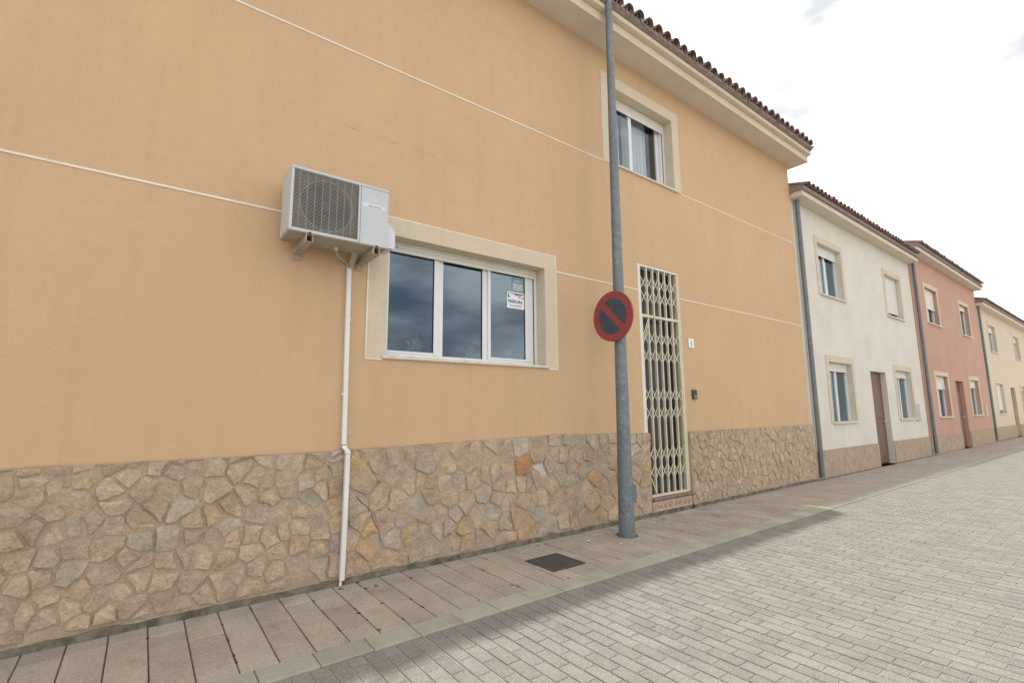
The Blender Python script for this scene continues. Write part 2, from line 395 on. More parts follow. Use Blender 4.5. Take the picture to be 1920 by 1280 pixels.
# road pavers: columns .1 m wide running away from the kerb, half-bond
PW, PL = .1003, .2005
cand = []
for i in range(int((-2-1.138)/PW), int((26-1.138)/PW)):
    x = 1.138+i*PW+PW/2
    off = 0 if i % 2 == 0 else PL/2
    y = KO-.004
    first = True
    while y > -6.6:
        ln = PL
        if first and off: ln = off
        first = False
        cand.append((x, y-ln/2, ln)); y -= ln
def score(c):
    p = in_crop(c[0], c[1], -.01)
    if not p: return 99
    u, v, zc = p
    return zc if (615 < u < 1305 and 900 < v < 1250) else 99
cand.sort(key=score)
pm = {}; rest = MB(); rest2 = MB(); rest3 = MB()
for n, (x, y, ln) in enumerate(cand):
    ln_ = round(ln-.006, 4)
    base = s2l(135, 133, 127); t = random.gauss(0, .06); q = random.gauss(0, .015)
    if n < 298 and score((x, y, ln)) < 50:
        if ln_ not in pm: pm[ln_] = chamfer_slab(PW-.0075, ln_, .03, .0035).mesh('road_paver', M['paver'])
        inst('road_paver', pm[ln_], (x, y, -.010+rnd(-.0015, .0015)), road, tuple(c_*(1+t+d_) for c_, d_ in zip(base, (q, 0, -q))), (rnd(-.006, .006), rnd(-.008, .008), rnd(-.004, .004)))
    else:
        sm = chamfer_slab(PW-.0075, ln_, .03, .0035); z = -.010+rnd(-.0015, .0015)
        random.choice((rest, rest2, rest3)).add([(a+x, b_+y, c_+z) for a, b_, c_ in sm.v], sm.f)
for r_, t in ((rest, 1.0), (rest2, .93), (rest3, 1.06)):
    tag(r_.build('further_road_pavers', M['paver'], road, tuple(c_*t for c_ in s2l(136, 134, 126))), kind='stuff')
# moss and weeds in the joints
mo = MB()
def tuft(x, y, r, n, z=-.006):
    for _ in range(n):
        a = rnd(0, 6.28); d = r*math.sqrt(random.random()); px, py = x+math.cos(a)*d, y+math.sin(a)*d*1.0
        s_ = rnd(.003, .009); b = rnd(0, 6.28); hgt = rnd(.004, .012)
        mo.add([(px-s_*math.cos(b), py-s_*math.sin(b), z), (px+s_*math.cos(b), py+s_*math.sin(b), z), (px+rnd(-.006, .006), py+rnd(-.006, .006), z+hgt), (px+s_*math.sin(b), py-s_*math.cos(b), z)], [(0,1,2), (1,3,2), (3,0,2)])
for u, v, r, n in ((716, 1131, .016, 70), (672, 1149, .016, 60), (712, 1179, .012, 40), (640, 1103, .02, 60), (670, 1091, .02, 60), (686, 1102, .014, 50), (706, 1097, .014, 40), (770, 1083, .012, 40),
                   (1008, 1022, .018, 40), (1025, 1019, .02, 60), (1021, 1011, .012, 30), (1053, 1028, .012, 20), (1233, 970, .03, 50), (1243, 974, .02, 40), (1066, 1083, .01, 20), (960, 1096, .01, 15), (990, 1050, .012, 20), (897, 1126, .008, 14)):
    x, y = on_ground(u, v); tuft(x, y, r, n)
for _ in range(70):   # along the foot of the wall
    x = rnd(-1, 9); tuft(x, -.034+rnd(-.006, .004), .012, random.randint(4, 12))
for _ in range(60):   # in slab joints
    k = random.randint(-8, 36); x = 1.33+k*SW; y = rnd(-1.0, -.1)
    for j in range(random.randint(2, 6)): tuft(x+rnd(-.002, .002), y+j*.012, .004, 4)
tag(mo.build('joint_moss', M['moss']), 'dark moss and tiny weeds in the pavement joints and wall foot', kind='stuff')
# a few specks of litter
for i, (u, v, s_) in enumerate(((1103, 1013, .016), (1237, 1013, .013), (1165, 1018, .014))):
    x, y = on_ground(u, v); mb = MB()
    ring = [(s_*math.cos(a)*rnd(.7, 1.1), s_*math.sin(a)*rnd(.6, 1)) for a in [j*1.047 for j in range(6)]]
    mb.add([(x+a, y+b, -.001) for a, b in ring]+[(x+a*.6, y+b*.6, .007) for a, b in ring], [tuple(range(6)), tuple(range(6, 12))]+[(j, (j+1) % 6, 6+(j+1) % 6, 6+j) for j in range(6)])
    tag(mb.build('pebble', M['sillstone']), ('small pale pebble on the slabs in front of the manhole and pole', 'small pale pebble on the slabs right of the pole foot', 'small pale pebble just left of the pole foot')[i], 'pebble', 'pebbles on the pavement')

# ------------------------------------------------------------------ the ochre house
house = empty('ochre_house', (0, 0, 0)); tag(house, 'two-storey ochre stucco house with rubble stone plinth and cream eave', 'house')
mb = panel_with_holes(MB(), HX0, HX1, 0, 6.62, 0, .30, [(LW[0], LW[1], LW[2], LW[3]), (UW[0], UW[1], UW[2], UW[3]), DO])
wall = mb.build('wall', M['stucco'], house)
tag(MB().box(HX1-.3, HX1, .3, 8, 0, 6.62).build('side_wall', M['stucco'], house))
MB().box(HX0, HX0+.3, .3, 8, 0, 6.62).build('side_wall', M['stucco'], house)
MB().box(HX0, HX1, 8, 8.3, 0, 6.62).build('rear_wall', M['stucco'], house)
# rooms behind the openings so the glass looks into something dark
def room(x0, x1, z0, z1, y0, y1):
    t = .03
    mb = MB().box(x0-t, x0, y0, y1, z0, z1).box(x1, x1+t, y0, y1, z0, z1).box(x0-t, x1+t, y1, y1+t, z0, z1).box(x0-t, x1+t, y0, y1+t, z0-t, z0).box(x0-t, x1+t, y0, y1+t, z1, z1+t)
    return mb.build('room', M['dark'], house)
room(LW[0]-.5, LW[1]+.5, 1.4, 3.6, .302, 2.4); room(UW[0]-.4, UW[1]+.4, 4.3, 6.35, .302, 2.2); room(DO[0]-.3, DO[1]+.3, .03, 3.7, .302, 2.0)

# string courses (thin white lines)
def line_piece(x0, x1, z0, z1, d=.006): return MB().box(x0, x1, -d, .002, z0, z1, .001).build('string_course', M['line'], house)
zc1 = 4.797
line_piece(HX0, US[0]-.002, zc1-.008, zc1+.008); line_piece(US[1]+.002, HX1, zc1-.008, zc1+.008)
zc2 = 3.061
line_piece(LS[1]+.016, DO[0]-.002, zc2-.008, zc2+.008); line_piece(DO[1]+.002, HX1, zc2-.008, zc2+.008); line_piece(HX0, LS[0]-.016, zc2-.008, zc2+.008)

def surround(S, O, name, edge):
    mb = panel_with_holes(MB(), S[0], S[1], S[2], S[3], -.005, .001, [(O[0], O[1], O[2], O[3])] if O[2] > S[2] else [(O[0], O[1], O[2], O[3])])
    o = mb.build(name, M['cream'], house)
    if edge:
        e = .013
        MB().box(S[0]-e, S[0]-.0005, -.008, .001, S[2], S[3]+e).build('edge_line', M['line'], o)
        MB().box(S[1]+.0005, S[1]+e, -.008, .001, S[2], S[3]+e).build('edge_line', M['line'], o)
        MB().box(S[0], S[1], -.0075, .001, S[3]+.0005, S[3]+e).build('edge_line', M['line'], o)
        MB().box(S[0]-e, O[0]-.03, -.008, .001, S[2]-e, S[2]-.0005).build('edge_line', M['line'], o)
        MB().box(O[1]+.03, S[1]+e, -.008, .001, S[2]-e, S[2]-.0005).build('edge_line', M['line'], o)
    # reveal lining
    mbr = MB(); y0, y1, t = -.0045, .302, .004
    mbr.box(O[0], O[0]+t, y0, y1, O[2], O[3]).box(O[1]-t, O[1], y0, y1, O[2], O[3]).box(O[0]+t, O[1]-t, y0, y1, O[3]-t, O[3])
    mbr.build('reveal', M['cream'], o)
    return o
surround(LS, LW, 'window_surround', True); surround(US, UW, 'window_surround', False)

# ---- lower window
win = empty('window', (0, 0, 0), house)
def bx(name, mat, parent, *a, b=.003): return MB().box(*a, b).build(name, mat, parent)
FY = .165   # front of frame
z0, z1 = LW[2], LW[3]
bx('sill', M['sillstone'], win, LW[0]-.03, LW[1]+.03, -.026, FY+.02, z0-.026, z0+.006, b=.005)
fx0, fx1 = LW[0]+.005, LW[1]-.005
bx('guide_rail', M['alu'], win, fx1-.034, fx1, FY-.02, FY+.05, z0+.006, z1-.005)
bx('guide_rail', M['alu'], win, fx0, fx0+.034, FY-.02, FY+.05, z0+.006, z1-.005)
bx('gasket', M['rubber'], win, fx1-.042, fx1-.0345, FY+.0, FY+.05, z0+.007, z1-.11, b=.001)
bx('frame_jamb', M['alu'], win, 3.576, fx1-.0425, FY+.004, FY+.08, z0+.008, 2.968)
bx('frame_jamb', M['alu'], win, fx0+.0345, 1.800, FY+.004, FY+.08, z0+.008, 2.968)
fs_ = bx('frame_sill', M['alu'], win, 1.8005, 3.5755, FY+.002, FY+.082, z0+.008, 1.957)
bx('frame_head', M['alu'], win, 1.8005, 3.5755, FY+.03, FY+.082, 2.985, z1-.004)
for hx in (2.083, 2.694, 3.288):
    mb = MB(); pts = [(hx+.022*math.cos(a), 1.9265+.010*math.sin(a)) for a in [math.pi*j/8 for j in range(9)]]
    mb.prism(pts, FY+.0005, FY+.004, 'y').build('drain_slot', M['rubber'], fs_)
def sash(x0, x1, zb, y, stile=(.026, .026), rail=.027, name='sash'):
    s = empty(name, (0, 0, 0), win)
    bx('stile', M['alu'], s, x0, x0+stile[0], y, y+.032, zb, 2.982); bx('stile', M['alu'], s, x1-stile[1], x1, y, y+.032, zb, 2.982)
    if rail: bx('rail', M['alu'], s, x0+stile[0]+.0005, x1-stile[1]-.0005, y+.001, y+.031, zb, zb+rail)
    bx('gasket', M['rubber'], s, x1-stile[1]-.006, x1-stile[1]-.0005, y+.004, y+.02, zb+(rail or 0), 2.98, b=.001)
    return MB().box(x0+stile[0]-.004, x1-stile[1]+.004, y+.012, y+.018, zb+(rail or .0)-.002, 2.981).build('pane', M['glass'], s)
sash(1.801, 2.372, 1.9585, FY+.006, (.027, .050))
sash(2.376, 3.010, 1.953, FY+.022, (.060, .077), .0)
sash(2.995, 3.575, 1.9585, FY-.012+.014, (.038, .048))
# roller shutter, almost fully raised: box lintel plus last slats
sh = empty('roller_shutter', (0, 0, 0), house)
for i, (za, zb_) in enumerate(((2.966, 3.008), (3.009, 3.050), (3.051, 3.072))):
    mb = MB(); pts = [(FY-.018, za), (FY-.022, za+.008), (FY-.023, (za+zb_)/2), (FY-.021, zb_-.006), (FY-.016, zb_), (FY-.008, zb_), (FY-.008, za)]
    mb.prism(pts, fx0+.035, fx1-.035, 'x').build('slat', M['shutter'], sh)
for x in (1.90, 3.59):
    MB().tube([(x, FY-.021, 3.018), (x, FY-.040, 3.018)], .014, 10).build('stopper', M['shutter'], sh)

# ---- upper window
uwin = empty('window', (0, 0, 0), house)
z0, z1 = UW[2], UW[3]
bx('sill', M['sillstone'], uwin, UW[0]-.03, UW[1]+.06, -.03, FY+.02, z0-.024, z0+.006, b=.005)
ux0, ux1 = UW[0]+.005, UW[1]-.005
bx('guide_rail', M['alu'], uwin, ux1-.034, ux1, FY-.02, FY+.05, z0+.006, z1-.005)
bx('guide_rail', M['alu'], uwin, ux0, ux0+.034, FY-.02, FY+.05, z0+.006, z1-.005)
bx('gasket', M['rubber'], uwin, ux1-.042, ux1-.0345, FY, FY+.05, z0+.007, 5.84, b=.001)
bx('frame_jamb', M['alu'], uwin, ux1-.085, ux1-.0425, FY+.004, FY+.08, z0+.008, 5.86)
bx('frame_jamb', M['alu'], uwin, ux0+.0345, ux0+.08, FY+.004, FY+.08, z0+.008, 5.86)
bx('frame_sill', M['alu'], uwin, ux0+.0805, ux1-.0855, FY+.002, FY+.082, z0+.008, z0+.05)
for (a, b, y, s0, s1) in ((ux0+.081, 5.650, FY+.006, .05, .066), (5.640, ux1-.086, FY+.042, .062, .06)):
    s = empty('sash', (0, 0, 0), uwin)
    bx('stile', M['alu'], s, a, a+s0, y, y+.032, z0+.052, 5.90); bx('stile', M['alu'], s, b-s1, b, y, y+.032, z0+.052, 5.90)
    bx('rail', M['alu'], s, a+s0+.0005, b-s1-.0005, y+.001, y+.031, z0+.052, z0+.10)
    MB().box(a+s0-.004, b-s1+.004, y+.012, y+.018, z0+.098, 5.90).build('pane', M['glassup'], s)
ush = empty('roller_shutter', (0, 0, 0), house)
zz = 5.832
while zz < z1-.01:
    mb = MB(); zb_ = min(zz+.042, z1-.006)
    pts = [(FY-.018, zz), (FY-.022, zz+.008), (FY-.023, (zz+zb_)/2), (FY-.021, zb_-.006), (FY-.016, zb_), (FY-.008, zb_), (FY-.008, zz)]
    mb.prism(pts, ux0+.035, ux1-.035, 'x').build('slat', M['shutter'], ush); zz += .043
# curtains behind the upper window
for (a, b, lab) in ((5.02, 5.56, 'pale curtain hanging at the left inside the upper window'), (5.62, 6.22, 'pale curtain hanging in the middle inside the upper window'),):
    mb = MB(); n = 40; vs = []
    for i in range(n+1):
        x = a+(b-a)*i/n; y = .335+.022*math.sin(i*1.15)+.008*math.sin(i*2.9)
        vs += [(x, y, 4.6), (x+.02*math.sin(i), y+.01, 6.1), (x, y+.004, 4.6), (x+.02*math.sin(i), y+.014, 6.1)]
    fs = []
    for i in range(n):
        p, q = 4*i, 4*i+4
        fs += [(p, q, q+1, p+1), (p+2, p+3, q+3, q+2)]
    mb.add(vs, fs); mb.smooth = True
    tag(mb.build('curtain', M['curtain']), lab, 'curtain', 'curtains in the upper window')

# ---- plinth of rubble stones
plinth = empty('stone_plinth', (0, 0, 0), house)
def strip(x0, x1, y, zlo, over, mat, name, zfix=None):
    mb = MB(); n = max(2, int((x1-x0)/.04)); vs = []
    for i in range(n+1):
        x = x0+(x1-x0)*i/n; zt = zfix(x) if zfix else plinth_top(x)+over
        yy = y(x) if callable(y) else y
        vs += [(x, yy, zlo), (x, yy, zt), (x, .001, zt), (x, .001, zlo)]
    fs = [(0, 1, 2, 3), (4*n+3, 4*n+2, 4*n+1, 4*n)]
    for i in range(n):
        for j in range(4): fs.append((4*i+j, 4*i+(j+1) % 4, 4*i+4+(j+1) % 4, 4*i+4+j))
    return mb.add(vs, fs).build(name, mat, plinth)
strip(HX0, 5.495, -.0255, -.01, .004, M['mortar'], 'mortar')
strip(6.425, HX1, -.0255, -.01, .004, M['mortar'], 'mortar')
ZR = lambda ox, oy, sc: (lambda l: [(ox+a/sc, oy+b/sc) for a, b in l])
SC = 1463/160
px_seeds = []
px_seeds += ZR(620, 830, SC)([(80,180), (110,275), (110,440), (90,740), (480,370), (800,300), (1110,190), (1130,590), (560,700), (850,900), (1120,960), (430,1080), (100,1090), (1330,200), (1380,640), (690,150)])
px_seeds += ZR(620, 960, SC)([(500,190), (100,230), (120,520), (340,430), (640,560), (930,150), (1270,130), (1350,320), (1070,480), (380,920), (100,900), (960,820), (660,290)])
px_seeds += ZR(770, 810, SC)([(240,310), (250,580), (500,330), (620,560), (850,300), (960,540), (1090,380), (1300,440), (150,820), (370,870), (560,850), (820,840), (1070,830), (1320,720), (350,1090), (680,1130), (950,1180), (1240,1050)])
px_seeds += ZR(770, 930, SC)([(110,180), (270,330), (740,320), (640,490), (1150,300), (1390,280), (900,550), (470,530), (200,620), (300,900), (950,800), (1230,780), (1370,540), (500,320), (745,790)])
px_seeds += ZR(920, 800, SC)([(60,320), (240,430), (510,320), (820,270), (1130,230), (1320,230), (820,470), (1080,480), (1250,450), (560,670), (270,750), (60,800), (980,650), (860,760), (1180,780), (1390,680), (530,990), (680,1010), (790,910), (1020,960), (170,1020), (330,1040), (1390,920), (1420,420), (130,1190)])
px_seeds += ZR(920, 910, SC)([(320,230), (540,250), (840,220), (1150,300), (1400,340), (450,540), (840,480), (1280,620), (250,660), (240,880), (640,750), (1000,740), (1400,120)])
px_seeds += ZR(1070, 800, 6.4)([(90,190), (290,180), (385,160), (490,140), (425,270), (90,340), (330,390), (500,270), (200,310), (500,440), (170,500), (290,620), (30,480), (480,590), (200,760), (410,720), (530,740), (50,790), (255,900), (450,890), (90,960), (150,1070), (350,1080), (530,1040), (30,1130),
    (800,360), (900,450), (790,560), (910,650), (770,265), (830,140), (910,260), (910,810), (830,890), (930,970), (810,1060), (740,140), (870,130), (740,740), (620,420), (620,640), (640,860), (640,1040), (640,220), (690,1130)])
seeds = []
for u, v in px_seeds:
    x, z = on_wall(u, v, -.03)
    if all((x-a)**2+((z-b)*1.1)**2 > .035**2 for a, b in seeds) and .03 < z < 1.15: seeds.append((x, z))
TR = len(seeds)
def poisson(x0, x1, rmin, tries):
    for _ in range(tries):
        x, z = rnd(x0, x1), rnd(.05, 1.1); rr = rmin*rnd(.8, 1.5)
        if all((x-a)**2+(z-b)**2 > rr*rr for a, b in seeds): seeds.append((x, z))
poisson(-2.2, 1.27, .105, 2500); poisson(6.45, 7.9, .10, 1600); 
NOBJ = len(seeds)
poisson(7.9, 10.6, .13, 1200)
def clip(poly, a, b, c):   # keep a*x+b*z <= c
    o = []
    for i in range(len(poly)):
        p, q = poly[i], poly[(i+1) % len(poly)]
        dp, dq = a*p[0]+b*p[1]-c, a*q[0]+b*q[1]-c
        if dp <= 0: o.append(p)
        if (dp < 0 < dq) or (dq < 0 < dp):
            t = dp/(dp-dq); o.append((p[0]+(q[0]-p[0])*t, p[1]+(q[1]-p[1])*t))
    return o
def warp(x, z):
    v = Vector((x*9, z*9, 5.1)); v2 = Vector((x*28, z*28, 1.7))
    return x+.016*noise.noise(v)+.007*noise.noise(v2), z+.016*noise.noise(v+Vector((31, 7, 2)))+.006*noise.noise(v2+Vector((3, 17, 9)))
TAN = [(174,154,130), (168,149,127), (163,146,126), (178,157,131), (160,142,121), (172,154,134), (165,149,131), (177,153,124), (166,143,118), (171,147,119), (180,163,140), (155,139,121)]
GREY = [(158,150,136), (161,154,142), (153,146,133)]
special = [((983, 873), (160, 120, 82)), ((1115, 897), (182, 142, 92)), ((1211, 870), (184, 150, 102)), ((690, 1020), (178, 136, 96)), ((692, 992), (184, 146, 98)), ((672, 870), (178, 148, 104)),
    ((797, 873), (158, 152, 144)), ((782, 952), (156, 158, 154)), ((851, 970), (150, 145, 138)), ((838, 982), (146, 142, 136)), ((906, 927), (160, 158, 150)), ((922, 960), (158, 158, 152)), ((955, 938), (164, 160, 150)),
    ((976, 835), (160, 158, 152)), ((1014, 883), (196, 198, 200)), ((1029, 990), (160, 158, 150)), ((737, 1012), (152, 148, 140)), ((712, 1054), (150, 147, 140)), ((750, 1040), (154, 150, 142)), ((775, 1036), (152, 149, 142)), ((819, 1018), (154, 151, 144)), ((797, 1034), (154, 151, 144)),
    ((758, 974), (150, 146, 138)), ((632, 860), (164, 164, 162)), ((633, 1017), (130, 130, 134)), ((1115, 828), (178, 170, 154)), ((1190, 841), (196, 192, 184)), ((990, 992), (178, 146, 104)), ((970, 970), (182, 150, 108)), ((1031, 905), (176, 146, 102)), ((630, 911), (150, 122, 104)), ((767, 995), (176, 150, 110)), ((1206, 820), (172, 126, 100)), ((868, 990), (168, 144, 108))]
sp = [(on_wall(*p, -.03), c) for p, c in special]
farst = MB(); bvv = []; bvf = []
for i, (sx, sz) in enumerate(seeds):
    poly = [(sx-.5, sz-.5), (sx+.5, sz-.5), (sx+.5, sz+.5), (sx-.5, sz+.5)]
    for j, (tx, tz) in enumerate(seeds):
        if i == j or abs(tx-sx) > .7 or abs(tz-sz) > .7: continue
        a, b = tx-sx, tz-sz; poly = clip(poly, a, b, (tx*tx+tz*tz-sx*sx-sz*sz)/2)
        if not poly: break
    poly = clip(poly, 0, -1, -.052-.02*random.random()); poly = clip(poly, 0, 1, 1.2)
    if sx < 5.9: poly = clip(poly, 1, 0, 5.497)
    else: poly = clip(poly, -1, 0, -6.43)
    if sx > 8: poly = clip(poly, 1, 0, HX1-.005)
    if len(poly) < 3: continue
    # shrink for the joint
    q = poly
    for k in range(len(poly)):
        p0, p1 = poly[k], poly[(k+1) % len(poly)]
        ex, ez = p1[0]-p0[0], p1[1]-p0[1]; ll = math.hypot(ex, ez)
        if ll < 1e-5: continue
        nx_, nz_ = ez/ll, -ex/ll
        if (sx-p0[0])*nx_+(sz-p0[1])*nz_ > 0: nx_, nz_ = -nx_, -nz_
        gap = random.choice((.0010, .0012, .0015, .002, .003, .006))
        th = random.gauss(0, .09) if ll > .05 else 0; mxp, mzp = (p0[0]+p1[0])/2, (p0[1]+p1[1])/2; gap += abs(math.sin(th))*ll*.5
        nx_, nz_ = nx_*math.cos(th)-nz_*math.sin(th), nx_*math.sin(th)+nz_*math.cos(th)
        q = clip(q, nx_, nz_, nx_*mxp+nz_*mzp-gap)
        if len(q) < 3: break
    if len(q) < 3: continue
    per = sum(math.dist(q[k], q[(k+1) % len(q)]) for k in range(len(q)))
    npt = max(9, min(16, int(per/.034)))
    ring = []
    acc = [0]
    for k in range(len(q)): acc.append(acc[-1]+math.dist(q[k], q[(k+1) % len(q)]))
    ph = rnd(0, .9)
    for n_ in range(npt):
        s_ = (n_+ph)/npt*per
        # snap to a corner if near, so corners stay crisp
        best = min(range(len(q)), key=lambda k: abs(acc[k]-s_))
        if abs(acc[best]-s_) < per/npt*.5: ring.append(q[best])
        else:
            k = max(kk for kk in range(len(q)) if acc[kk] <= s_ + 1e-9)
            t = (s_-acc[k])/max(1e-6, acc[k+1]-acc[k]); a, b = q[k], q[(k+1) % len(q)]
            ring.append((a[0]+(b[0]-a[0])*t, a[1]+(b[1]-a[1])*t))
    rr = []
    for p in ring:
        if not rr or math.dist(rr[-1], p) > .004: rr.append(p)
    ring = [warp(*p) for p in rr]
    ring = [(x, min(z, plinth_top(x)-.003)) for x, z in ring]
    ring = [(min(x, 5.499) if sx < 5.9 else max(x, 6.428), z) for x, z in ring]
    cx = sum(p[0] for p in ring)/len(ring); cz = sum(p[1] for p in ring)/len(ring)
    if len(ring) < 4: continue
    d = rnd(.0275, .040); tx_, tz_ = rnd(-.08, .08), rnd(-.08, .08)
    n = len(ring); vs = [(x, -.016, z) for x, z in ring]
    for x, z in ring:
        l_ = math.hypot(x-cx, z-cz); ins = min(.007*rnd(.4, 1.4), l_*.4); f_ = 1-ins/max(l_, 1e-4)
        vs.append((cx+(x-cx)*f_, -(d+(x-cx)*tx_+(z-cz)*tz_)+rnd(-.0025, .0025), cz+(z-cz)*f_))
    ox, oz = rnd(-.25, .25), rnd(-.25, .25)
    vs.append((cx+(ring[0][0]-cx)*ox, -(d+rnd(-.002, .007)), cz+(ring[0][1]-cz)*oz))
    fs = [(k, (k+1) % n, n+(k+1) % n, n+k) for k in range(n)]+[(n+k, n+(k+1) % n, 2*n) for k in range(n)]
    vs = [(x-cx, y, z-cz) for x, y, z in vs]
    c = random.choice(GREY) if random.random() < .16 else random.choice(TAN)
    hit = [s for s in sp if math.hypot(s[0][0]-sx, s[0][1]-sz) < .05]
    if hit: c = min(hit, key=lambda s: math.hypot(s[0][0]-sx, s[0][1]-sz))[1]
    mean = (170, 150, 128); kk = .45 if not hit else (.0 if c == (160, 120, 82) else .5)
    c = tuple(a_*(1-kk)+b_*kk for a_, b_ in zip(c, mean))
    j_ = rnd(.94, 1.04)
    col = tuple(v*j_*1.22 for v in s2l(*c))
    if i < NOBJ:
        o = MB().add(vs, fs).build('stone', M['stone'], plinth, col); o.location = (cx, 0, cz)
        base_i = len(bvv); bvv += [(x+cx, y, z+cz) for x, y, z in vs]; bvf += [tuple(q_+base_i for q_ in f) for f in fs]
    else: farst.add([(x+cx, y, z+cz) for x, y, z in vs], fs)
tag(farst.build('distant_stones', M['stone'], plinth, tuple(v*1.22 for v in s2l(170, 150, 128))), kind='stuff')
from mathutils.bvhtree import BVHTree
bvt = BVHTree.FromPolygons(bvv, bvf)
def on_stone(x, z, lift=.0009):
    h = bvt.ray_cast(Vector((x, -.3, z)), Vector((0, 1, 0)))
    return (x, (min(h[0].y, -.0255) if h[0] else -.0255)-lift, z)
M['bluewash'] = material('blue_grey_stain', (.335, .345, .34), .9, mott=(60, .75, 1.25))
for u, v, ra, rb in ((703, 918, .030, .018), (944, 1001, .030, .024), (907, 946, .030, .014), (968, 961, .018, .012), (786, 936, .014, .020)):
    x, z = on_wall(u, v, -.035); mb = MB(); n = 18
    vs = [on_stone(x, z)]
    for rr_ in (.5, 1.0):
        vs += [on_stone(x+ra*rr_*rnd(.65, 1.05)*math.cos(6.2832*j/n), z+rb*rr_*rnd(.65, 1.05)*math.sin(6.2832*j/n)) for j in range(n)]
    mb.add(vs, [(0, 1+j, 1+(j+1) % n) for j in range(n)]+[(1+j, 1+n+j, 1+n+(j+1) % n, 1+(j+1) % n) for j in range(n)]).build('blue_stain', M['bluewash'], plinth)
M['gapdark'] = material('open_joint', (.06, .045, .03), .95)
def open_joint(pp, wd):
    pts = [on_wall(u, v, -.035) for u, v in pp]; fine = []
    for (a, b), (c, d_) in zip(pts, pts[1:]):
        m_ = max(3, int(math.hypot(c-a, d_-b)/.012))
        fine += [(a+(c-a)*t/m_+rnd(-.002, .002), b+(d_-b)*t/m_+rnd(-.002, .002)) for t in range(m_)]
    mb = MB(); vs = []
    for i, (x, z) in enumerate(fine):
        q = fine[min(i+1, len(fine)-1)]; p_ = fine[max(i-1, 0)]; dx, dz = q[0]-p_[0], q[1]-p_[1]; l_ = math.hypot(dx, dz) or 1
        w_ = wd*rnd(.35, 1.1)*(1 if 0 < i < len(fine)-1 else .2)
        vs += [on_stone(x-dz/l_*w_, z+dx/l_*w_, .0006), on_stone(x+dz/l_*w_, z-dx/l_*w_, .0006)]
    mb.add(vs, [(2*i, 2*i+1, 2*i+3, 2*i+2) for i in range(len(fine)-1)]).build('open_joint', M['gapdark'], plinth)
open_joint(ZR(620, 830, SC)([(640, 300), (690, 420), (760, 560), (800, 650), (870, 690)]), .0022)
open_joint(ZR(620, 830, SC)([(430, 905), (520, 1010), (620, 1090), (700, 1190), (720, 1250)])+ZR(620, 960, SC)([(720, 100), (760, 180), (830, 330), (850, 430), (860, 580)]), .0042)
open_joint(ZR(770, 930, SC)([(620, 620), (740, 680), (870, 675)]), .0022); open_joint(ZR(770, 930, SC)([(690, 760), (740, 980)]), .002)
open_joint(ZR(920, 910, SC)([(260, 490), (350, 640), (440, 830)]), .0026); open_joint(ZR(920, 910, SC)([(680, 400), (680, 510), (760, 610), (815, 850)]), .0024)
open_joint(ZR(1070, 800, 6.4)([(810, 450), (850, 520), (955, 550)]), .0024); open_joint(ZR(1070, 800, 6.4)([(170, 920), (245, 1130)]), .003); open_joint(ZR(1070, 800, 6.4)([(450, 400), (470, 510), (545, 515)]), .003)
open_joint(ZR(1070, 800, 6.4)([(440, 230), (490, 370)]), .0024); open_joint(ZR(1070, 800, 6.4)([(790, 900), (890, 1050)]), .003)
# rough mortar fillet at the foot of the wall
nzf = lambda x, a, s_: a*noise.noise(Vector((x*s_, 9.1, 2)))
fy = lambda x: -.040+nzf(x, .010, 7)
ftop = lambda x: .046+nzf(x, .016, 5)+nzf(x, .008, 17)
strip(HX0, 5.50, fy, -.03, 0, M['basemortar'], 'mortar_fillet', ftop)
strip(6.425, HX1, fy, -.03, 0, M['basemortar'], 'mortar_fillet', ftop)

# cracks in the render above, and a knocked patch beside the pipe
def crack(pts, wd, name='crack'):
    mb = MB(); 
    for i in range(len(pts)-1):
        (x0, z0_), (x1, z1_) = pts[i], pts[i+1]
        w0 = wd*rnd(.3, 1.2); w1 = wd*rnd(.3, 1.2)
        mb.add([(x0, -.0012, z0_-w0), (x1, -.0012, z1_-w1), (x1, -.0012, z1_+w1), (x0, -.0012, z0_+w0)], [(0,1,2,3)])
    return mb.build(name, M['crackmat'], wall)
M['crackmat'] = material('crack_dark', (.38, .245, .13), .95)
def jag(p, q, n, amp):
    (x0, z0_), (x1, z1_) = on_wall(*p), on_wall(*q); o = []
    for i in range(n+1):
        t = i/n; o.append((x0+(x1-x0)*t, z0_+(z1_-z0_)*t+rnd(-amp, amp)))
    return o
for p, q, n, wd in (((640, 232), (664, 241), 6, .0012), ((660, 241), (681, 247), 7, .0022), ((696, 251), (716, 258), 6, .0010), ((732, 265), (748, 270), 7, .0035), ((765, 276), (792, 287), 9, .0013), ((795, 288), (824, 298), 9, .0018), ((836, 300), (872, 313), 9, .0009)):
    crack(jag(p, q, n, .006), wd)
x, z = on_wall(655.5, 815); mb = MB(); ring = [(x+.025*rnd(.6, 1.1)*math.cos(a), z+.042*rnd(.6, 1.1)*math.sin(a)) for a in [j*.45 for j in range(14)]]
mb.add([(a, -.001, b) for a, b in ring]+[(x+(a-x)*.7, -.004, z+(b-z)*.7) for a, b in ring], [tuple(range(14, 28))]+[(j, (j+1) % 14, 14+(j+1) % 14, 14+j) for j in range(14)])
mb.build('bare_patch', M['plaster'], wall)

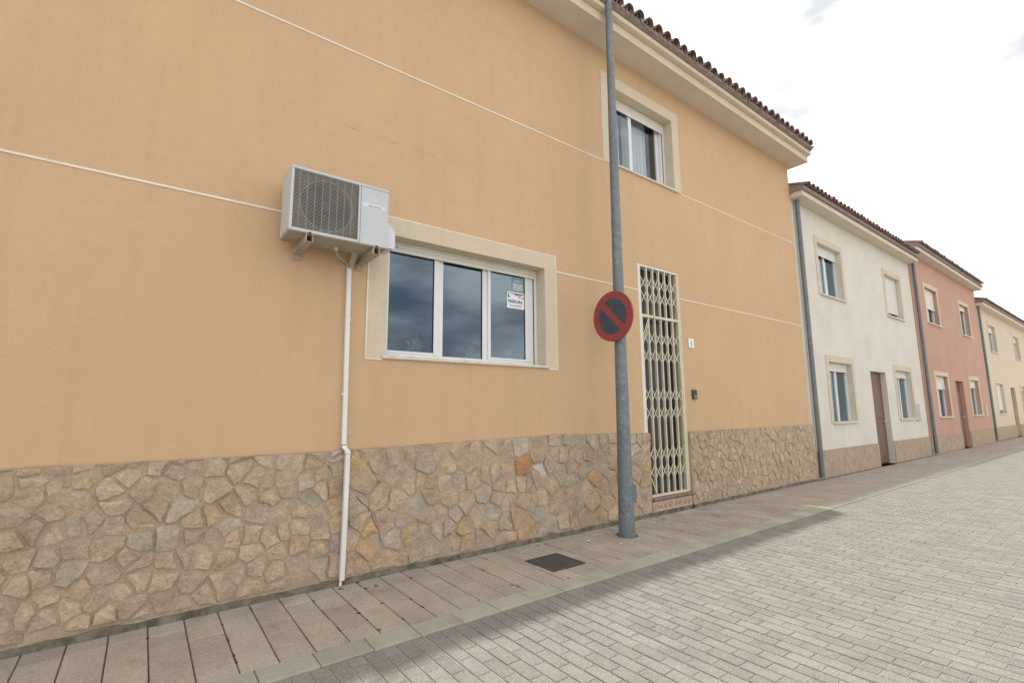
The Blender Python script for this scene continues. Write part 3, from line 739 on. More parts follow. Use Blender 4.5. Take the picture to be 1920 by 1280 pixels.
# ---- door with folding lattice grille
door = empty('door', (0, 0, 0), house)
DY = .15
bx('door_frame', M['darkframe'], door, DO[0]+.003, DO[0]+.06, DY, DY+.06, .24, 3.44); bx('door_frame', M['darkframe'], door, DO[1]-.06, DO[1]-.003, DY, DY+.06, .24, 3.44)
bx('door_frame', M['darkframe'], door, DO[0]+.0605, DO[1]-.0605, DY+.001, DY+.059, 2.69, 2.76); bx('door_frame', M['darkframe'], door, DO[0]+.0605, DO[1]-.0605, DY+.001, DY+.059, .24, .40)
bx('door_frame', M['darkframe'], door, DO[0]+.0605, DO[1]-.0605, DY+.001, DY+.059, 3.38, 3.44)
bx('door_frame', M['darkframe'], door, DO[0]+.0605, DO[1]-.0605, DY+.001, DY+.059, 1.22, 1.29)
for a, b in ((.40, 1.22), (1.29, 2.69), (2.76, 3.38)): MB().box(DO[0]+.06, DO[1]-.06, DY+.025, DY+.033, a-.005, b+.005).build('pane', M['doorpanel'], door)
MB().tube([(5.60, DY-.03, 1.42), (5.60, DY-.045, 1.42), (5.60, DY-.045, 1.18), (5.60, DY-.03, 1.18)], .009, 8).build('door_handle', M['alu'], door)
gr = empty('lattice_grille', (0, 0, 0), house)
GY = -.004     # front plane of the grille frame
bx('jamb', M['gatewhite'], gr, DO[0]+.001, DO[0]+.060, GY, .12, .235, DO[3]-.002, b=.004)
bx('jamb', M['gate'], gr, DO[1]-.034, DO[1]-.001, GY, .12, .235, DO[3]-.002, b=.004)
gx0, gx1 = DO[0]+.061, DO[1]-.035
bx('header', M['gatewhite'], gr, gx0, gx1, GY+.004, .11, 3.425, DO[3]-.002)
bx('mid_rail', M['gate'], gr, gx0, gx1, GY+.002, .05, 2.690, 2.730)
bx('bottom_rail', M['gate'], gr, gx0, gx1, GY-.004, .05, .232, .262)
bx('frame_stile', M['gate'], gr, gx1-.030, gx1-.002, GY+.004, .05, .264, 2.688); bx('frame_stile', M['gate'], gr, gx1-.026, gx1-.002, GY+.004, .05, 2.732, 3.423)
bx('frame_stile', M['gate'], gr, gx0+.001, gx0+.018, GY+.006, .05, .264, 2.688)
nb = 6; x_first = gx0+.013; x_last = gx1-.016; sp_ = (x_last-x_first)/nb
def chan(zl):
    mb = MB(); mb.box(-.011, .011, 0, .004, -zl/2, zl/2).box(-.011, -.007, .0042, .032, -zl/2, zl/2).box(.007, .011, .0042, .032, -zl/2, zl/2)
    return mb.mesh('bar', M['gate'])
cu, cl_ = chan(3.423-2.732), chan(2.688-.264)
for i in range(1, nb):
    x = x_first+i*sp_
    inst('bar', cu, (x, GY+.010, (3.423+2.732)/2), gr); inst('bar', cl_, (x, GY+.010, (2.688+.264)/2), gr)
hw = sp_; hz = .205
ln = math.hypot(hw, hz)
lm = MB().box(-.0062, .0062, 0, .004, -ln/2, ln/2).mesh('lattice_strip', M['gate'])
ang = math.atan2(hw, hz)
for zr in (3.205, 2.995, 2.405, 2.150, 1.605, 1.356, .800, .560):
    for i in range(nb):
        x = x_first+(i+.5)*sp_
        inst('lattice_strip', lm, (x, GY+.0195, zr+rnd(-.004, .004)), gr, None, (0, ang+rnd(-.02, .02), 0)); inst('lattice_strip', lm, (x, GY+.0250, zr+rnd(-.004, .004)), gr, None, (0, -ang+rnd(-.02, .02), 0))
def strut(x0, z0_, x1, z1_, y):
    l_ = math.hypot(x1-x0, z1_-z0_); mb = MB().box(-.007, .007, 0, .004, -l_/2, l_/2)
    o = mb.build('brace', M['gate'], gr); o.location = ((x0+x1)/2, y, (z0_+z1_)/2); o.rotation_euler = (0, math.atan2(x1-x0, z1_-z0_), 0)
strut(gx0+.012, 2.42, gx0+.145, 2.685, GY+.002); strut(gx0+.03, 2.37, gx0+.150, 2.61, GY+.0075)
strut(gx0+.005, .545, gx0+.150, .266, GY-.003)
bx('lock_plate', M['bracket'], gr, gx0+.25, gx0+.275, GY-.004, GY+.0015, 2.695, 2.722, b=.001)
# threshold step with relief tiles
st = empty('doorstep', (0, 0, 0), house)
mb = MB(); pts = [(-.075, .185), (-.088, .193), (-.094, .207), (-.088, .221), (-.075, .230), (.14, .230), (.14, .185)]
mb.smooth = True
mb.prism(pts, DO[0]+.078, 7.3, 'x')
mb = MB(); mb.prism([(-.035, .182), (-.048, .190), (-.054, .206), (-.048, .222), (-.035, .230), (.14, .230), (.14, .182)], 5.503, DO[1]+.022, 'x').build('tread', M['threshold'], st)
MB().box(5.503, DO[1]+.022, -.020, .14, -.01, .181).build('riser', M['basemortar'], st)
tx = 5.507
tw = .222
while tx < DO[1]-.03:
    x1_ = min(tx+tw-.003, DO[1]+.018)
    t_ = bx('relief_tile', M['relief'], st, tx, x1_, -.030, -.021, .050, .180, b=.003)
    cxm = (tx+x1_)/2
    for (ox, oz, R_, turns) in ((-.055, .0, .042, 1.6), (.055, .002, .040, 1.6)):
        if cxm+ox+R_ > x1_ or cxm+ox-R_ < tx: continue
        pts = [(cxm+ox+(R_*(1-.28*a/2))*math.cos(a*2.6+1)*1.0, -.030, .115+oz+(R_*(1-.28*a/2))*math.sin(a*2.6+1)) for a in [j*.16 for j in range(26)] if (1-.28*a/2) > .2]
        MB().tube(pts, .0065, 5).build('scroll_motif', M['reliefdark'], t_)
        MB().tube([(cxm+ox, -.029, .115+oz), (cxm+ox, -.036, .115+oz)], [.014, .008], 8).build('scroll_motif', M['reliefdark'], t_)
    MB().tube([(cxm+.03*math.sin(j*1.3)*.3, -.0305, .062+j*.021) for j in range(6)], .005, 5).build('scroll_motif', M['reliefdark'], t_)
    tx += tw
# ---- eave, fascia and roof
ev = empty('eave', (0, 0, 0), house)
MB().prism([(.302, SOF), (-.350, SOF), (-.350, 6.622), (.302, 6.622)], HX0, HX1+.15, 'x').build('soffit', M['soffit'], ev)
MB().prism([(-.358, SOF-.006), (-.3505, SOF-.006), (-.3505, 6.62), (-.358, 6.62)], HX0, HX1+.15, 'x').build('lower_fascia', M['cream'], ev)
MB().prism([(-.372, 6.6225), (-.405, 6.632), (-.425, 6.640), (-.428, 6.700), (-.36, 6.712), (.30, 6.712), (.30, 6.6225)], HX0, HX1+.15, 'x').build('cornice', M['cream'], ev)
roof = empty('roof', (0, 0, 0), house)
sl_ = math.tan(math.radians(17))
MB().prism([(-.40, 6.716), (4.2, 6.716+4.6*sl_), (8.7, 6.716), (8.7, 6.69), (4.2, 6.68+4.6*sl_), (-.30, 6.7135)], HX0, HX1+.15, 'x').build('roof_deck', M['bed'], roof)
def barrel(r0, r1, length, th, inv):
    mb = MB(); n = 9; vs = []
    for (r, y) in ((r0, 0), (r1, length)):
        for rr_ in (r, r-th):
            for j in range(n):
                a = math.pi*j/(n-1); vs.append((rr_*math.cos(a), y, (-1 if inv else 1)*rr_*math.sin(a)*.95))
    fs = []
    for j in range(n-1):
        fs += [(j, j+1, 2*n+j+1, 2*n+j), (n+j, 3*n+j, 3*n+j+1, n+j+1), (j, n+j, n+j+1, j+1), (2*n+j, 2*n+j+1, 3*n+j+1, 3*n+j)]
    fs += [(0, 2*n, 3*n, n), (n-1, 2*n-1, 4*n-1, 3*n-1)]
    mb.add(vs, fs); mb.smooth = True
    return mb.mesh('roof_tile', M['rooftile'])
cov, chn = barrel(.088, .074, .44, .013, False), barrel(.076, .088, .44, .013, True)
tl = math.radians(17)
TC = [(136,110,100), (126,104,98), (120,102,98), (140,114,104), (130,110,104)]
k = 0
xx = HX0+.1
off = (5.515-(HX0+.1)) % .2115
xx = HX0+.1+off-.2115
while xx < HX1+.05:
    for row in range(3):
        yy = -.505+row*.36*math.cos(tl); zz = 6.800+row*.36*math.sin(tl)
        if row == 0 or xx > 3.5:
            inst('roof_tile', cov, (xx+rnd(-.005, .005), yy+rnd(-.012, .012), zz+rnd(-.004, .004)), roof, s2l(*random.choice(TC)), (tl, 0, rnd(-.02, .02)))
            inst('roof_tile', chn, (xx+.10575+rnd(-.004, .004), yy+.01+rnd(-.01, .01), zz+.012), roof, s2l(*random.choice(TC)), (tl, 0, rnd(-.015, .015)))
    xx += .2115
# mortar bedding under the first tiles
MB().prism([(-.43, 6.7125), (-.475, 6.745), (-.468, 6.805), (-.34, 6.86), (-.30, 6.7125)], HX0, HX1+.14, 'x').build('tile_bedding', M['bedding'], roof)

# ------------------------------------------------------------------ pole and sign
PX, PY = 4.462, -.450
pole = empty('street_pole', (PX, PY, 0)); tag(pole, 'tall tapered galvanised steel pole standing on the pavement', 'pole')
prof = [(0, .0915), (.35, .0885), (.62, .0840), (1.2, .0770), (1.9, .0715), (3.3, .0612), (4.8, .0535), (6.45, .0455), (7.4, .0415)]
mb = MB(); mb.smooth = True
mb.tube([(.006*z, 0, z) for z, r in prof], [r for z, r in prof], 32)
mb.build('shaft', M['galv'], pole)
mb = MB(); mb.smooth = True
mb.tube([(.006*7.4, 0, 7.4), (.006*7.4, 0, 7.42), (.006*7.4, 0, 7.45)], [.045, .045, .02], 20).build('cap', M['galv'], pole)
mb = MB(); mb.smooth = True
mb.tube([(0, 0, .002), (0, 0, .016)], [.0965, .0945], 32).build('base_collar', M['galv'], pole)
mb = MB(); ring = []
nn = 28
for rr_ in (.09, .122):
    ring += [(rr_*rnd(.97, 1.05)*math.cos(2*math.pi*j/nn), rr_*rnd(.97, 1.05)*math.sin(2*math.pi*j/nn), .0035) for j in range(nn)]
mb.add(ring, [(j, (j+1) % nn, nn+(j+1) % nn, nn+j) for j in range(nn)]).build('joint_ring', M['bed'], pole)
R_ = Matrix.Rotation(math.radians(-38), 4, 'Z')
mb = MB().box(.05, .118, -.05, .05, .36, .555, .006, R_); mb.build('access_hatch', M['galv'], pole)
MB().box(.119, .121, -.006, .006, .452, .464, 0, R_).build('hatch_bolt', M['iron'], pole)
mb = MB(); mb.smooth = True; mb.tube([(0, 0, .345), (0, 0, .355)], [.0895, .0895], 32, False).build('weld_seam', M['galv'], pole)

SX = PX-.075-.045; SZ = 2.492; SR = .300
sign = empty('no_parking_sign', (SX, PY-.008, SZ)); tag(sign, 'round red and blue no parking sign fixed to the pole', 'sign')
def disc(r0, r1, x0, x1, n=56):
    mb = MB()
    a = [(math.cos(2*math.pi*j/n), math.sin(2*math.pi*j/n)) for j in range(n)]
    vs = []
    for (r, x) in ((r1, x0), (r1, x1), (r0, x1), (r0, x0)): vs += [(x, r*c, r*s_) for c, s_ in a]
    fs = []
    for q in range(4):
        for j in range(n): fs.append((q*n+j, q*n+(j+1) % n, ((q+1) % 4)*n+(j+1) % n, ((q+1) % 4)*n+j))
    return mb.add(vs, fs)
disc(.0001, SR-.004, -.0005, .003).build('plate', M['signmetal'], sign)
mb = disc(SR-.004, SR, -.003, .022); mb.build('rim', M['red'], sign)
disc(.0001, SR*.725, -.0012, -.0006).build('blue_field', M['blue'], sign)
disc(SR*.715, SR-.0042, -.0022, -.0006).build('red_ring', M['red'], sign)
mb = MB(); Rm = Matrix.Rotation(math.radians(45), 4, 'X')
mb.box(-.0030, -.0013, -SR*.73, SR*.73, -.040, .040, 0, Rm).build('red_bar', M['red'], sign)
for dz in (-.16, .16):
    bx('bracket', M['signmetal'], sign, .004, .050, -.02, .02, dz-.015, dz+.015)
    mb = MB(); n = 24; rp = .0685-.0075*(dz+SZ-2.1)+.003
    cxp = PX-SX+.006*(SZ+dz)
    vs = []
    for (r, z) in ((rp+.003, dz-.012), (rp+.003, dz+.012), (rp-.004, dz+.012), (rp-.004, dz-.012)): vs += [(cxp+r*math.cos(6.2832*j/n), .008+r*math.sin(6.2832*j/n), z) for j in range(n)]
    mb.add(vs, [(q*n+j, q*n+(j+1) % n, ((q+1) % 4)*n+(j+1) % n, ((q+1) % 4)*n+j) for q in range(4) for j in range(n)]).build('clamp_band', M['signmetal'], sign)
for dz in (-.285, .285):
    MB().tube([(-.0035, 0.03, dz), (-.0060, 0.03, dz)], .006, 8).build('rivet', M['signmetal'], sign)

# ------------------------------------------------------------------ manhole
mh = empty('manhole_cover', ((MH[0]+MH[1])/2, (MH[2]+MH[3])/2, 0)); tag(mh, 'square dark cast iron manhole cover set in the pavement', 'manhole cover')
hx_, hy_ = (MH[1]-MH[0])/2, (MH[3]-MH[2])/2
mb = MB(); panel = [(-hx_, hx_, -hy_, -hy_+.014), (-hx_, hx_, hy_-.014, hy_), (-hx_, -hx_+.014, -hy_+.014, hy_-.014), (hx_-.014, hx_, -hy_+.014, hy_-.014)]
for p in panel: mb.box(*p, -.03, .002)
mb.build('frame', M['iron'], mh)
cv = MB().box(-hx_+.017, hx_-.017, -hy_+.017, hy_-.017, -.03, .0, .002).build('lid', M['iron'], mh)
mb = MB(); n_ = 13
for i in range(n_):
    for j in range(n_):
        x = -hx_+.04+i*(2*hx_-.08)/(n_-1); y = -hy_+.04+j*(2*hy_-.08)/(n_-1)
        mb.box(x-.009, x+.009, y-.004, y+.004, -.001, .0022) if (i+j) % 2 else mb.box(x-.004, x+.004, y-.009, y+.009, -.001, .0022)
tag(mb.build('tread_studs', M['iron'], cv), kind='stuff')
MB().box(-.012, .012, hy_-.045, hy_-.037, .0002, .0026).build('lifting_slot', M['rubber'], cv)

# ------------------------------------------------------------------ air conditioner
AX0, AX1, AYF, AYB, AZ0, AZ1 = .775, 1.568, -.400, -.100, 2.778, 3.310
ac = empty('air_conditioner', ((AX0+AX1)/2, 0, AZ0)); tag(ac, 'white air conditioner outdoor unit bracketed to the wall', 'air conditioner')
ac.location = (0, 0, 0)
DV = 1.322
mb = MB()
mb.box(AX0, AX1, AYF+.012, AYB, AZ1-.022, AZ1, .006).box(AX0, AX0+.02, AYF+.012, AYB, AZ0+.02, AZ1-.0225).box(AX1-.02, AX1, AYF+.012, AYB, AZ0+.02, AZ1-.0225).box(AX0+.0205, AX1-.0205, AYB-.006, AYB-.001, AZ0+.02, AZ1-.0225)
mb.build('casing', M['ac'], ac)
bx('base_pan', M['acbottom'], ac, AX0+.002, AX1-.002, AYF+.004, AYB, AZ0, AZ0+.0195, b=.003)
bx('front_panel', M['ac'], ac, DV+.004, AX1-.001, AYF, AYF+.0115, AZ0+.006, AZ1-.026, b=.004)
bx('front_top_trim', M['ac'], ac, AX0+.001, AX1-.001, AYF-.002, AYF+.0115, AZ1-.0255, AZ1-.002, b=.004)
bx('front_frame', M['ac'], ac, DV-.016, DV+.001, AYF-.001, AYF+.0115, AZ0+.006, AZ1-.026, b=.003)
bx('front_frame', M['ac'], ac, AX0+.001, AX0+.022, AYF-.001, AYF+.0115, AZ0+.006, AZ1-.026, b=.003)
bx('front_frame', M['ac'], ac, AX0+.0225, DV-.0165, AYF-.001, AYF+.0115, AZ0+.006, AZ0+.030, b=.003)
bx('divider', M['rubber'], ac, DV+.0012, DV+.0038, AYF+.004, AYF+.0115, AZ0+.008, AZ1-.027, b=.0005)
gl = empty('fan_grille', (0, 0, 0), ac)
ga, gb, gc, gd = AX0+.0225, DV-.0165, AZ0+.031, AZ1-.027
wm = MB().box(-(gb-ga)/2, (gb-ga)/2, 0, .0035, -.0015, .0015).mesh('grille_wire', M['wire'])
nw = 42
for i in range(nw): inst('grille_wire', wm, ((ga+gb)/2, AYF+.002, gc+(i+.5)*(gd-gc)/nw), gl)
wv = MB().box(-.0022, .0022, 0, .004, -(gd-gc)/2, (gd-gc)/2).mesh('grille_rib', M['wire'])
for i in range(1, 9): inst('grille_rib', wv, (gb-i*.058, AYF+.0058, (gc+gd)/2), gl)
fx_, fz_ = (ga+gb)/2+.01, (gc+gd)/2
fan = empty('fan', (0, 0, 0), ac)
MB().box(ga, gb, AYF+.20, AYF+.205, gc, gd).build('coil', M['fins'], fan)
mb = disc(.205, .222, AYF+.03, AYF+.12, 40); mb.v = [(fx_+y, x, fz_+z) for x, y, z in mb.v]; mb.build('shroud', M['acbottom'], fan)
MB().tube([(fx_, AYF+.05, fz_), (fx_, AYF+.13, fz_)], [.05, .06], 20).build('hub', M['fins'], fan)
for q in range(3):
    vs = []; n = 7
    for i in range(n):
        t = i/(n-1)
        for r in (.055, .12, .195):
            a = q*2.0944+t*1.35+r*2.0; vs.append((fx_+r*math.cos(a), AYF+.06+.06*t, fz_+r*math.sin(a)))
    fs = [(3*i+j, 3*i+j+1, 3*i+j+4, 3*i+j+3) for i in range(n-1) for j in range(2)]
    vs2 = [(x, y+.003, z) for x, y, z in vs]; nv = len(vs)
    MB().add(vs+vs2, fs+[tuple(i+nv for i in reversed(f)) for f in fs]).build('blade', M['fins'], fan)
# corner posts around the fan cell: plain sheet behind grille corners
mb = MB(); n = 32
pts_o = [(ga, gc), (gb, gc), (gb, gd), (ga, gd)]
circ = [(fx_+.212*math.cos(2*math.pi*j/n), fz_+.212*math.sin(2*math.pi*j/n)) for j in range(n)]
def sqp(a):
    c, s_ = math.cos(a), math.sin(a); hx2, hz2 = (gb-ga)/2, (gd-gc)/2
    k_ = min(hx2/abs(c) if abs(c) > 1e-6 else 9, hz2/abs(s_) if abs(s_) > 1e-6 else 9)
    return ((ga+gb)/2+c*k_, (gc+gd)/2+s_*k_)
vs = [(x, AYF+.028, z) for x, z in circ]+[(sqp(2*math.pi*j/n)[0], AYF+.028, sqp(2*math.pi*j/n)[1]) for j in range(n)]
mb.add(vs, [(j, (j+1) % n, n+(j+1) % n, n+j) for j in range(n)]).build('bulkhead', M['bulk'], fan)
# valve cover on the right flank
mb = MB(); pts = [(AX1+.0005, AZ0+.022), (AX1+.072, AZ0+.030), (AX1+.085, AZ0+.045), (AX1+.085, AZ0+.165), (AX1+.074, AZ0+.20), (AX1+.030, AZ0+.25), (AX1+.0005, AZ0+.27)]
mb.prism(pts, AYF+.045, AYB-.05, 'y').build('valve_cover', M['accover'], ac)
# printed name strip on the front panel
def text(body, size, mat, parent, origin, xdir, zdir, name='lettering', depth=.0004, bold=0.0, sx=1.0):
    cu = bpy.data.curves.new(name, 'FONT'); cu.body = body; cu.size = size; cu.extrude = depth; cu.offset = bold
    cu.resolution_u = 2
    to = bpy.data.objects.new('tmp', cu); C.objects.link(to)
    dg = bpy.context.evaluated_depsgraph_get(); me = bpy.data.meshes.new_from_object(to.evaluated_get(dg)); bpy.data.objects.remove(to)
    xd, zd = Vector(xdir), Vector(zdir); nd = xd.cross(zd)
    for v in me.vertices:
        c = v.co.copy(); v.co = Vector(origin)+xd*(c.x*sx)+zd*c.y+nd*c.z
    me.materials.clear(); me.materials.append(mat)
    o = bpy.data.objects.new(name, me); C.objects.link(o); o.parent = parent; return o
M['acprint'] = material('ac_print', (.12, .13, .16), .5)
M['acpale'] = material('ac_pale_label', (.66, .68, .70), .35)
lab = bx('name_label', M['acpale'], ac, DV+.022, AX1-.03, AYF-.0012, AYF-.0002, 3.112, 3.145, b=.0002)
text('INVERTER', .019, M['acprint'], lab, (DV+.098, AYF-.0016, 3.1195), (1,0,0), (0,0,1))
for i in range(4): MB().box(DV+.068+i*.0075, DV+.0725+i*.0075, AYF-.0022, AYF-.0013, 3.1200, 3.1325).build('lettering', M['acprint'], lab)
mb = MB(); n = 20
vs = []
for r in (.020, .014): vs += [(DV+.128+r*math.cos(6.2832*j/n), AYF-.0006, 3.195+r*math.sin(6.2832*j/n)) for j in range(n)]
mb.add(vs, [(j, (j+1) % n, n+(j+1) % n, n+j) for j in range(n)]).build('emblem', M['acpale'], lab)
# wall brackets: open U channels carrying the unit
for xb in (1.470, .93):
    br = empty('wall_bracket', (0, 0, 0), ac)
    mb = MB().box(xb-.027, xb+.027, -.408, -.002, AZ0-.009, AZ0-.004).box(xb-.027, xb-.021, -.408, -.002, AZ0-.068, AZ0-.0095).box(xb+.021, xb+.027, -.408, -.002, AZ0-.068, AZ0-.0095).box(xb-.0205, xb+.0205, -.40, -.002, AZ0-.068, AZ0-.063)
    mb.build('arm', M['bracket'], br)
    bx('wall_plate', M['bracket'], br, xb-.034, xb+.034, -.012, -.001, AZ0-.115, AZ0-.002, b=.002)
    MB().tube([(xb, -.37, AZ0-.003), (xb, -.37, AZ0+.003)], .012, 8).build('bolt', M['iron'], br)
    MB().tube([(xb, -.413, AZ0+.001), (xb, -.402, AZ0+.001)], .010, 8).build('rubber_foot', M['rubber'], br)
mb = MB(); mb.smooth = True
mb.tube([(1.385, -.135, AZ0+.02), (1.385, -.10, AZ0-.02), (1.378, -.055, AZ0-.06), (1.374, -.035, AZ0-.11)], [.034, .034, .030, .026], 12).build('lagged_pipes', M['bracket'], ac)
mb = MB(); mb.smooth = True
mb.tube([(1.20, -.18, AZ0-.001), (1.20, -.18, AZ0-.03), (1.22, -.16, AZ0-.05), (1.27, -.10, AZ0-.06), (1.335, -.04, AZ0-.065), (1.362, -.022, AZ0-.085), (1.37, -.02, 2.66)], .011, 8).build('drain_hose', M['acbottom'], ac)
MB().tube([(1.20, -.18, AZ0+.002), (1.20, -.18, AZ0-.022)], .018, 10).build('drain_nipple', M['pvc'], ac)
for o in ac.children: pass

# trunking pipe from the unit to the ground
pipe = empty('drain_pipe', (1.40, 0, 0)); tag(pipe, 'thin white plastic pipe running down the wall under the air conditioner', 'pipe')
pipe.location = (0, 0, 0)
def sq(name, pts, wx, wy):
    mb = MB(); vs = []
    for x, y, z in pts: vs += [(x-wx, y-wy, z), (x+wx, y-wy, z), (x+wx, y+wy, z), (x-wx, y+wy, z)]
    n = len(pts); fs = [(3,2,1,0), tuple(4*(n-1)+j for j in range(4))]+[(4*i+j, 4*i+(j+1) % 4, 4*i+4+(j+1) % 4, 4*i+4+j) for i in range(n-1) for j in range(4)]
    o = mb.add(vs, fs).build(name, M['pvc'], pipe)
    bv = o.modifiers.new('bevel', 'BEVEL'); bv.width = .003; bv.segments = 2
    return o
sq('upper_length', [(1.368, -.0215, 2.70), (1.375, -.0215, 2.0), (1.384, -.0215, 1.125)], .019, .019)
sq('elbow', [(1.386, -.0215, 1.118), (1.388, -.032, 1.098), (1.402, -.068, 1.075), (1.404, -.070, 1.05)], .0205, .0195)
sq('lower_length', [(1.404, -.070, 1.048), (1.402, -.066, .5), (1.397, -.064, .045)], .019, .019)
MB().tube([(1.389, -.064, .044), (1.387, -.064, .006)], .011, 10).build('outlet', M['pvc'], pipe)
for z in (2.2, 1.55): sq('clip', [(1.376, -.0185, z-.012), (1.376, -.0185, z+.012)], .0235, .0175)

# ------------------------------------------------------------------ stickers on the right pane
GP = FY-.012+.014+.012     # outside face of that pane
stk = empty('window_sticker', (0, 0, 0)); tag(stk, 'white sticker with dark blue lettering on the right pane of the lower window', 'sticker')
SXA, SXB, SZA, SZB = 3.265, 3.522, 2.578, 2.772
bx('sheet', M['sticker'], stk, SXA, SXB, GP-.0016, GP-.0006, SZA, SZB, b=.0002)
def flat(pts, mat, parent, name, y=GP-.0026):
    return MB().prism(pts, y, y+.0008, 'y').build(name, mat, parent)
W_, H_ = SXB-SXA, SZB-SZA
P = lambda a, b: (SXA+a*W_, SZA+b*H_)
flat([P(.04,.93), P(.96,.93), P(.96,.86), P(.62,.84), P(.52,.80), P(.44,.86), P(.30,.90), P(.04,.90)], M['stickerblue'], stk, 'printed_banner')
flat([P(.05,.86), P(.20,.66), P(.05,.65)], M['stickerblue'], stk, 'printed_corner')
flat([P(.95,.78), P(.95,.65), P(.82,.65), P(.88,.70)], M['stickerblue'], stk, 'printed_corner')
flat([P(.72+.09*math.cos(a), .735+.09*math.sin(a)) for a in [j*.5236 for j in range(12)]], M['stickergrey'], stk, 'printed_emblem')
text('TELEFLORA', .046, M['stickerblue'], stk, (SXA+.012, GP-.0026, SZA+.345*H_), (1,0,0), (0,0,1), bold=.0016, sx=.90)
text('Servicios Florales', .024, M['stickerblue'], stk, (SXA+.045, GP-.0026, SZA+.13*H_), (1,0,0), (0,0,1), bold=.0003)
text('24', .02, M['stickerblue'], stk, (SXB-.034, GP-.0026, SZA+.27*H_), (1,0,0), (0,0,1), bold=.0004) if False else None
for i in range(3): flat([(SXA+.16+i*.03, SZA+.255*H_), (SXA+.178+i*.03, SZA+.255*H_), (SXA+.178+i*.03, SZA+.275*H_), (SXA+.16+i*.03, SZA+.275*H_)], M['stickerblue'], stk, 'printed_dash')
st2 = empty('window_sticker', (0, 0, 0)); tag(st2, 'small teal sticker directly above the white lettered sticker on the lower window', 'sticker')
bx('sheet', M['stickerteal'], st2, 3.344, 3.503, GP-.0016, GP-.0006, 2.795, 2.945, b=.0002)
flat([(3.350, 2.80), (3.497, 2.80), (3.497, 2.868), (3.46, 2.88), (3.43, 2.868), (3.40, 2.882), (3.35, 2.878)], M['stickerpale'], st2, 'printed_picture')
for i, z in enumerate((2.912, 2.896)): flat([(3.36, z), (3.36+.12-.02*i, z), (3.48-.02*i, z+.006), (3.36, z+.006)], M['stickerpale'], st2, 'printed_line')
for i, z in enumerate((2.812, 2.828, 2.844)): flat([(3.36, z), (3.485, z), (3.485, z+.004), (3.36, z+.004)], M['stickerteal'], st2, 'printed_line', GP-.0036)

# ------------------------------------------------------------------ plants on the inner window board
def plant(x, y, z, h, n, leafmat, label, flower=False):
    p = empty('potted_plant', (0, 0, 0)); tag(p, label, 'plant')
    mb = MB(); mb.smooth = True
    mb.tube([(x, y, z), (x, y, z+.10), (x, y, z+.105), (x, y, z+.12)], [.045, .058, .064, .064], 14).build('pot', M['terracotta'], p)
    lf = MB()
    for _ in range(n):
        a = rnd(0, 6.28); el = rnd(.2, 1.35); r = h*rnd(.4, 1.0)
        b = Vector((x, y, z+.12)); tip = b+Vector((math.cos(a)*math.cos(el)*r*.7, math.sin(a)*math.cos(el)*r*.35, math.sin(el)*r))
        mid = b.lerp(tip, .75)+Vector((0, 0, .02)); sd = Vector((-math.sin(a), math.cos(a), 0))*rnd(.012, .022)
        lf.add([b.lerp(tip, .5), mid+sd, tip, mid-sd, b, b+sd*.1], [(0, 1, 2), (0, 2, 3), (4, 5, 0)])
    lf.build('leaves', leafmat, p)
    if flower:
        mb = MB(); c = Vector((x+.02, y-.03, z+.12+h*.9))
        for q in range(40):
            d = Vector((rnd(-1, 1), rnd(-1, 1), rnd(-1, 1))).normalized(); s_ = d.orthogonal().normalized()*.012
            mb.add([c+d*.012-s_, c+d*.012+s_, c+d*.034+s_*.8, c+d*.034-s_*.8], [(0,1,2,3)])
        mb.build('flower', M['flower'], p)
bx('window_board', M['sillstone'], win, LW[0]-.1, LW[1]+.1, .303, .52, 1.845, 1.870)
plant(2.20, .37, 1.871, .24, 60, M['leafpale'], 'pale leafed pot plant inside the left pane of the lower window')
plant(2.92, .37, 1.871, .19, 45, M['leaf'], 'red flowering pot plant inside the middle pane of the lower window', True)
plant(3.42, .37, 1.871, .17, 40, M['leaf'], 'dark green pot plant inside the right pane of the lower window')

# ------------------------------------------------------------------ house number and small wall box right of the door
pl = empty('house_number', (0, 0, 0)); tag(pl, 'small white house number plaque right of the door', 'house number')
bx('plaque', M['sticker'], pl, 6.560, 6.700, -.014, -.001, 2.325, 2.468, b=.004)
text('1', .12, M['stickerblue'], pl, (6.595, -.0146, 2.352), (1,0,0), (0,0,1), bold=.002)
wb = empty('intercom', (0, 0, 0)); tag(wb, 'small dark box on the wall below the house number', 'intercom')
bx('housing', M['darkframe'], wb, 6.575, 6.675, -.035, -.001, 1.55, 1.69, b=.006)
bx('button', M['alu'], wb, 6.617, 6.633, -.039, -.0355, 1.58, 1.596, b=.001); bx('speaker_grille', M['rubber'], wb, 6.595, 6.655, -.037, -.0355, 1.625, 1.672, b=.0005)

